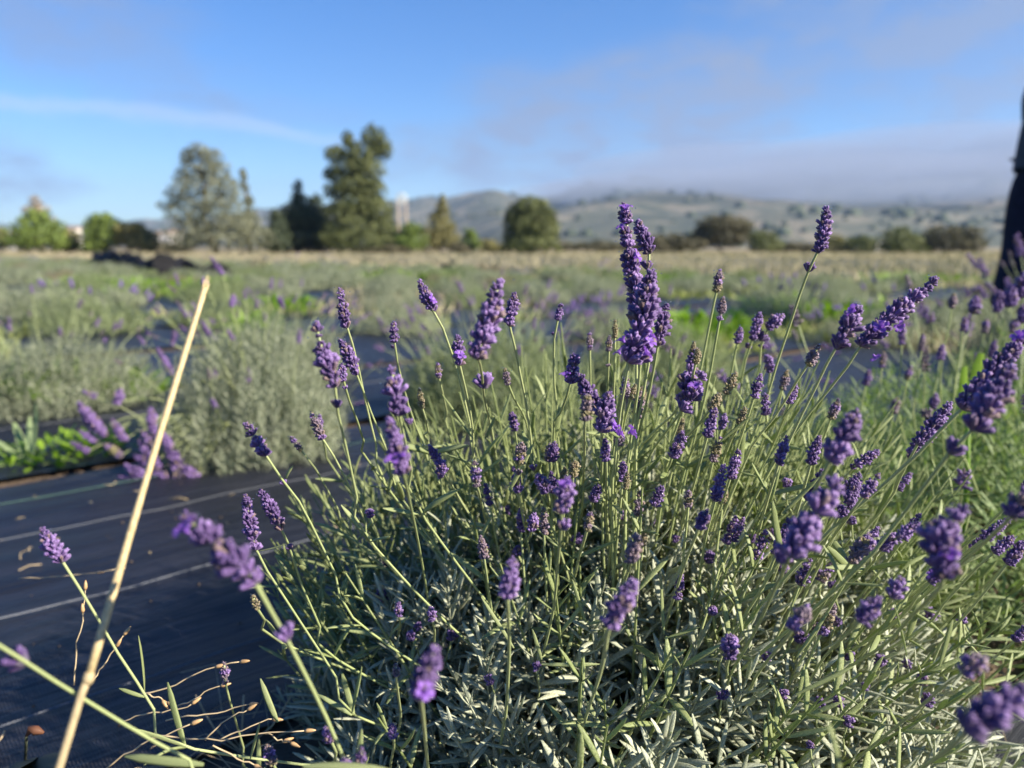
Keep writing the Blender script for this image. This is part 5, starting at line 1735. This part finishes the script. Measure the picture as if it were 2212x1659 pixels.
def house(u, v_base, D, w_px, h_px, lab, roof_px=6):
    p = at(u, v_base, D)
    k = D / FPX
    w_, h_ = w_px * k, h_px * k
    e = empty('house', (p[0], p[1], 0), label=lab, cat='house', group='small pale buildings beyond the meadow')
    z0 = 0
    top = CAM_H + (535 - (v_base - h_px)) * k
    b = Buf(); box(b, -w_ / 2, w_ / 2, 0, w_ * .8, z0, top); link('wall', b.mesh('wall', M_WALLW, smooth=False), e)
    rt = top + roof_px * k
    o_ = .3
    V = [(-w_ / 2 - o_, -o_, top + .002), (w_ / 2 + o_, -o_, top + .002), (w_ / 2 + o_, w_ * .8 + o_, top + .002), (-w_ / 2 - o_, w_ * .8 + o_, top + .002), (-w_ / 2 - o_, w_ * .4, rt), (w_ / 2 + o_, w_ * .4, rt)]
    link('roof', mesh('roof', V, [[(0, 1, 5, 4), (2, 3, 4, 5), (3, 2, 1, 0)], [(1, 2, 5), (3, 0, 4)]], M_ROOF, smooth=False), e)
    for j in range(3):
        x_ = (-.32 + .32 * j) * w_
        b = Buf(); box(b, x_ - .07 * w_, x_ + .07 * w_, -.06, -.003, top * .45, top * .78); link('window', b.mesh('window', M_WIN, smooth=False), e)
    return e


house(352, 520, 150, 34, 14, 'white house low between the olive shrub and the grey-green pine', 6)
house(378, 512, 185, 22, 10, 'small white house just left of the grey-green pine', 5)
house(335, 515, 210, 20, 8, 'small cream house at the right end of the olive shrub', 4)
house(150, 505, 200, 30, 8, 'tan roofed house behind the low olive shrub at the left', 6)
house(30, 515, 180, 24, 8, 'pale house near the left edge behind the yellow shrub', 5)
# white shed
p = at(1900, 545, 74)
e = empty('shed', (p[0], p[1], 0), label='little white shed between the dark green tree and the upright green tree', cat='shed')
b = Buf(); box(b, -.35, .35, 0, 1.0, 0, 1.05); link('wall', b.mesh('wall', M_WALLW, smooth=False), e)
b = Buf(); box(b, -.45, .45, -.1, 1.1, 1.053, 1.13); link('roof', b.mesh('roof', M_WALLW, smooth=False), e)

# ------------------------------------------------------------------ hills
m, q = new_mat('hill_slope'); M_HILL = m
tcd = q.n('ShaderNodeTexCoord')
n1 = q.n('ShaderNodeTexNoise', i_Scale=0.022, i_Detail=8.0, i_Roughness=0.66); q.l(tcd.outputs['Object'], n1.inputs['Vector'])
n2 = q.n('ShaderNodeTexNoise', i_Scale=0.004, i_Detail=4.0); q.l(tcd.outputs['Object'], n2.inputs['Vector'])
col = q.ramp(n1.outputs[0], [(0.38, (0.035, 0.045, 0.03)), (0.50, (0.075, 0.08, 0.05)), (0.57, (0.20, 0.165, 0.11)), (0.75, (0.30, 0.26, 0.18))])
col = q.mix(q.mr(n2.outputs[0], 0.4, 0.6, 0, .45), col, (0.09, 0.095, 0.06))
bs = q.n('ShaderNodeBsdfPrincipled', i_Roughness=1.0); q.l(col, bs.inputs['Base Color'])
out(q, bs.outputs[0])

PROF = [(-2600, 470), (-900, 480), (-300, 488), (60, 492), (250, 492), (330, 474), (385, 474), (470, 480), (570, 455), (640, 452), (760, 446), (850, 441), (960, 436), (1000, 432), (1065, 426), (1125, 432), (1190, 428),
        (1270, 418), (1400, 405), (1600, 398), (1800, 385), (2000, 372), (2200, 352), (2500, 340), (3600, 350), (6000, 420)]


def ridge(u):
    for (a, va), (b_, vb) in zip(PROF[:-1], PROF[1:]):
        if a <= u <= b_:
            t = (u - a) / (b_ - a); t = t * t * (3 - 2 * t)
            return va + (vb - va) * t
    return 480


us = np.linspace(-2500, 4800, 420)
rs = np.linspace(0, 1, 60)
V = []
HF = {}
for i, u in enumerate(us):
    r0 = ray(u, 535)
    dirv = np.array([r0[0], r0[1]]) / r0[1]
    e_ = (535 - ridge(u)) / FPX
    near_r = 620 if u > 1150 else 620 + (1150 - u) * 1.2 if u > 0 else 2000
    near_r = min(near_r, 1900)
    far_r = near_r + 1500
    for j, t in enumerate(rs):
        r_ = near_r + (far_r - near_r) * t
        env = t ** 0.85 if t < .85 else (.85 ** .85) * (1 - ((t - .85) / .15) ** 2 * .5)
        h = e_ * far_r * env / (.85 ** .85) * (near_r + (far_r - near_r) * .85) / far_r
        x_, y_ = dirv[0] * r_, dirv[1] * r_
        h *= 1 + .40 * (1 - .7 * t) * noise.noise((x_ * .0035, y_ * .0035, 0)) + .32 * noise.noise((x_ * .009, y_ * .009, 5)) * (1 - t * .6)
        V.append((x_, y_, max(-1, h + 3 * noise.noise((x_ * .02, y_ * .02, 9)) * min(1, t * 6)) - (2 if t == 0 else 0)))
nr = len(rs)
Q = [(i * nr + j, (i + 1) * nr + j, (i + 1) * nr + j + 1, i * nr + j + 1) for i in range(len(us) - 1) for j in range(nr - 1)]
V = np.array(V)
hills = link('hills', mesh('hills', V, [Q], M_HILL))
tag(hills, kind='structure')
# oaks dotted over the slopes: far too many to count
GV = V.reshape(len(us), nr, 3)
b = Buf()
n = 5200
ii = rng.integers(60, len(us) - 62, n); jj = (rng.random(n) * (nr - 8)).astype(int)
fu, fv = rng.random(n)[:, None], rng.random(n)[:, None]
P = GV[ii, jj] * (1 - fu) * (1 - fv) + GV[ii + 1, jj] * fu * (1 - fv) + GV[ii, jj + 1] * (1 - fu) * fv + GV[ii + 1, jj + 1] * fu * fv
dens_ = np.array([noise.noise((a * .004, c * .004, 3)) for a, c, _ in P])
sel = (dens_ > .0) | (rng.random(n) < .10)
P = P[sel]; n = len(P)
BL = (DEWT[0] * np.array([1, 1, .7]), DEWT[1], DEWT[2])
sz = 2.0 + 8 * rng.random(n) ** 2.2
b.inst(BL, frames(np.tile([0, 0, 1.], (n, 1))) * sz[:, None, None], P + np.array([0, 0, 1.5]))
o = link('hillside_oaks', b.mesh('hillside_oaks', TM['dark'])); tag(o, 'scattered dark oaks covering the far hills', kind='stuff')

# ------------------------------------------------------------------ air: thin haze everywhere, a fog bank resting on the hills
def volume_mat(name, col, dens, aniso=0.2):
    m, q = new_mat(name)
    pv = q.n('ShaderNodeVolumePrincipled', i_Density=dens, i_Anisotropy=aniso)
    pv.inputs['Color'].default_value = (*col, 1)
    out(q, None, pv.outputs[0])
    return m


b = Buf(); box(b, -5200, 5200, -40, 4600, -1.5, 330)
hz = link('haze', b.mesh('haze', volume_mat('haze', (0.50, 0.70, 1.0), 0.00016), smooth=False))
tag(hz, kind='stuff')

SPH = []
for i in range(13):
    for j in range(24):
        th = math.pi * (i + 1e-4) / 12; ph = 2 * math.pi * j / 24
        SPH.append((math.sin(th) * math.cos(ph), math.sin(th) * math.sin(ph), math.cos(th)))
SPHQ = [((i + 1) * 24 + j, (i + 1) * 24 + (j + 1) % 24, i * 24 + (j + 1) % 24, i * 24 + j) for i in range(12) for j in range(24)]
M_FOG = volume_mat('fog', (0.42, 0.475, 0.60), 0.0032, 0.0)
for (u, v, D, a_, c_) in ((1450, 418, 1150, 300, 30), (1850, 408, 1050, 420, 44), (2300, 398, 1000, 420, 54), (1650, 380, 1300, 420, 44), (1280, 425, 1500, 200, 20), (2080, 350, 1300, 460, 52), (2500, 330, 1150, 420, 60), (1950, 432, 950, 330, 22)):
    p = at(u, v, D)
    k = D / FPX
    Vv = np.array(SPH) * np.array([a_ * k, 240, c_ * k * 1.25]) + p + np.array([0, 0, c_ * k * .15])
    o = link('fog_bank', mesh('fog_bank', Vv, [SPHQ], M_FOG))
    tag(o, 'pale fog lying along the right-hand hills', kind='stuff')

# ------------------------------------------------------------------ the person at the right edge
def skin(name, pts, edges, rad, m_, parent, level=2):
    me = bpy.data.meshes.new(name)
    me.from_pydata([tuple(p) for p in pts], edges, [])
    o = bpy.data.objects.new(name, me); C.objects.link(o)
    md = o.modifiers.new('s', 'SKIN'); md.use_smooth_shade = True
    for i, r_ in enumerate(rad):
        v = me.skin_vertices[0].data[i]
        v.radius = r_ if isinstance(r_, tuple) else (r_, r_)
        v.use_root = i == 0
    sd = o.modifiers.new('d', 'SUBSURF'); sd.levels = level; sd.render_levels = level
    dg = bpy.context.evaluated_depsgraph_get()
    me2 = bpy.data.meshes.new_from_object(o.evaluated_get(dg))
    me2.name = name
    bpy.data.objects.remove(o)
    me2.materials.clear(); me2.materials.append(m_)
    return link(name, me2, parent)


pp = (3.03, 4.5, 0)
person = empty('person', pp, label='person in dark jacket and navy trousers walking past at the right edge', cat='person')
M_SKINC = plain_mat('skin', (0.45, 0.28, 0.20), .5, .06, 20)
M_TROU = plain_mat('navy_trousers', (0.010, 0.012, 0.030), .85, .25, 25, spec=.2)
M_JACK = plain_mat('dark_jacket', (0.045, 0.05, 0.06), .8, .25, 20, spec=.25)
M_HAIR = plain_mat('dark_hair', (0.02, 0.015, 0.012), .5, .3, 60)
M_SHOE = plain_mat('dark_shoe', (0.02, 0.02, 0.022), .5, .2, 20)
# joints: walking to +x, trailing leg to -x
J = dict(pel=(0, 0, .93), hipL=(-.02, .10, .90), kneL=(-.05, .11, .50), ankL=(-.12, .11, .11), toeL=(-.01, .12, .03), hipR=(.02, -.10, .90), kneR=(.16, -.10, .50), ankR=(.24, -.10, .09), toeR=(.40, -.10, .04),
         spi=(.025, 0, 1.10), che=(.03, 0, 1.30), shL=(0.0, .19, 1.42), elL=(.06, .23, 1.15), wrL=(.22, .20, 1.0), shR=(0.0, -.19, 1.42), elR=(.06, -.23, 1.15), wrR=(.2, -.20, .98), nec=(.02, 0, 1.50), hed=(.05, 0, 1.60), top=(.04, 0, 1.70))
names = list(J)
ix = {k_: i for i, k_ in enumerate(names)}
E = [('pel', 'hipL'), ('hipL', 'kneL'), ('kneL', 'ankL'), ('ankL', 'toeL'), ('pel', 'hipR'), ('hipR', 'kneR'), ('kneR', 'ankR'), ('ankR', 'toeR'), ('pel', 'spi'), ('spi', 'che'), ('che', 'shL'), ('shL', 'elL'), ('elL', 'wrL'),
     ('che', 'shR'), ('shR', 'elR'), ('elR', 'wrR'), ('che', 'nec'), ('nec', 'hed'), ('hed', 'top')]
RADII = dict(pel=.11, hipL=.085, kneL=.055, ankL=.038, toeL=.03, hipR=.085, kneR=.055, ankR=.038, toeR=.03, spi=.105, che=.115, shL=.06, elL=.042, wrL=.03, shR=.06, elR=.042, wrR=.03, nec=.055, hed=.085, top=.075)
skin('body', [J[k_] for k_ in names], [(ix[a], ix[c]) for a, c in E], [RADII[k_] for k_ in names], M_SKINC, person)
tn = ['pel', 'wst', 'hipL', 'kneL', 'ankL', 'hipR', 'kneR', 'ankR']
J2 = dict(J); J2['wst'] = (0.01, 0, 1.09)
te = [('pel', 'wst'), ('pel', 'hipL'), ('hipL', 'kneL'), ('kneL', 'ankL'), ('pel', 'hipR'), ('hipR', 'kneR'), ('kneR', 'ankR')]
tr = dict(wst=.175, pel=.185, hipL=.15, kneL=.095, ankL=.085, hipR=.135, kneR=.092, ankR=.085)
skin('trousers', [J2[k_] for k_ in tn], [(tn.index(a), tn.index(c)) for a, c in te], [tr[k_] for k_ in tn], M_TROU, person)
jn = ['spi', 'hem', 'che', 'shL', 'elL', 'wrL', 'shR', 'elR', 'wrR', 'nec']
JJ = dict(J); JJ['hem'] = (0.0, 0, 0.99)
je = [('spi', 'hem'), ('spi', 'che'), ('che', 'shL'), ('shL', 'elL'), ('elL', 'wrL'), ('che', 'shR'), ('shR', 'elR'), ('elR', 'wrR'), ('che', 'nec')]
jr = dict(spi=.185, hem=.155, che=.185, shL=.10, elL=.078, wrL=.058, shR=.10, elR=.078, wrR=.058, nec=.085)
skin('jacket', [JJ[k_] for k_ in jn], [(jn.index(a), jn.index(c)) for a, c in je], [jr[k_] for k_ in jn], M_JACK, person)
skin('hair', [(.03, 0, 1.72), (-.03, 0, 1.68), (-.05, 0, 1.60), (-.045, 0, 1.54)], [(0, 1), (1, 2), (2, 3)], [.075, .08, .07, .05], M_HAIR, person)
for side, y_ in (('L', .11), ('R', -.10)):
    a_, t_ = J['ank' + side], J['toe' + side]
    skin('shoe', [(a_[0] - .03, y_, a_[2] - .045), (a_[0] + .05, y_, a_[2] - .05), t_], [(0, 1), (1, 2)], [.05, .05, .042], M_SHOE, person)
for side in ('L', 'R'):
    w_ = np.array(J['wr' + side]); d_ = norm(np.array([.25, 0, -1.]))
    h_ = skin('hand', [w_, w_ + d_ * .05, w_ + d_ * .09], [(0, 1), (1, 2)], [(.028, .02), (.04, .018), (.036, .015)], M_SKINC, person, 1)
    for f_, L in enumerate((.065, .075, .07, .055)):
        o0 = w_ + d_ * .085 + np.array([(f_ - 1.5) * .018, 0, 0])
        skin('finger', [o0, o0 + d_ * L * .5 + np.array([.0, .004, 0]), o0 + d_ * L + np.array([-.004, .014, 0])], [(0, 1), (1, 2)], [.009, .0085, .007], M_SKINC, h_, 1)
    o0 = w_ + d_ * .03 + np.array([.03, 0, 0])
    skin('thumb', [o0, o0 + np.array([.018, .004, -.03]), o0 + np.array([.02, .006, -.055])], [(0, 1), (1, 2)], [.011, .010, .008], M_SKINC, h_, 1)
for y_, s_ in ((.033, .013), (-.033, .013)):
    b = Buf(); b.inst(DEWT, (np.eye(3) * s_)[None], np.array([[.128, y_, 1.625]])); link('eye', b.mesh('eye', plain_mat('eye', (.05, .04, .035), .2)), person)
b = Buf(); b.add(*tube(np.array([(.125, 0, 1.625), (.15, 0, 1.60), (.14, 0, 1.59)]), np.array([.009, .014, .010]), 7)); link('nose', b.mesh('nose', M_SKINC), person)
b = Buf(); b.add(*tube(np.array([(.125, -.025, 1.562), (.136, 0, 1.564), (.125, .025, 1.562)]), np.array([.004, .007, .004]), 6)); link('mouth', b.mesh('mouth', plain_mat('lip', (.35, .13, .11))), person)
for y_ in (.09, -.09):
    b = Buf(); b.inst(DEWT, np.diag([.022, .010, .032])[None], np.array([[.04, y_, 1.61]])); link('ear', b.mesh('ear', M_SKINC), person)
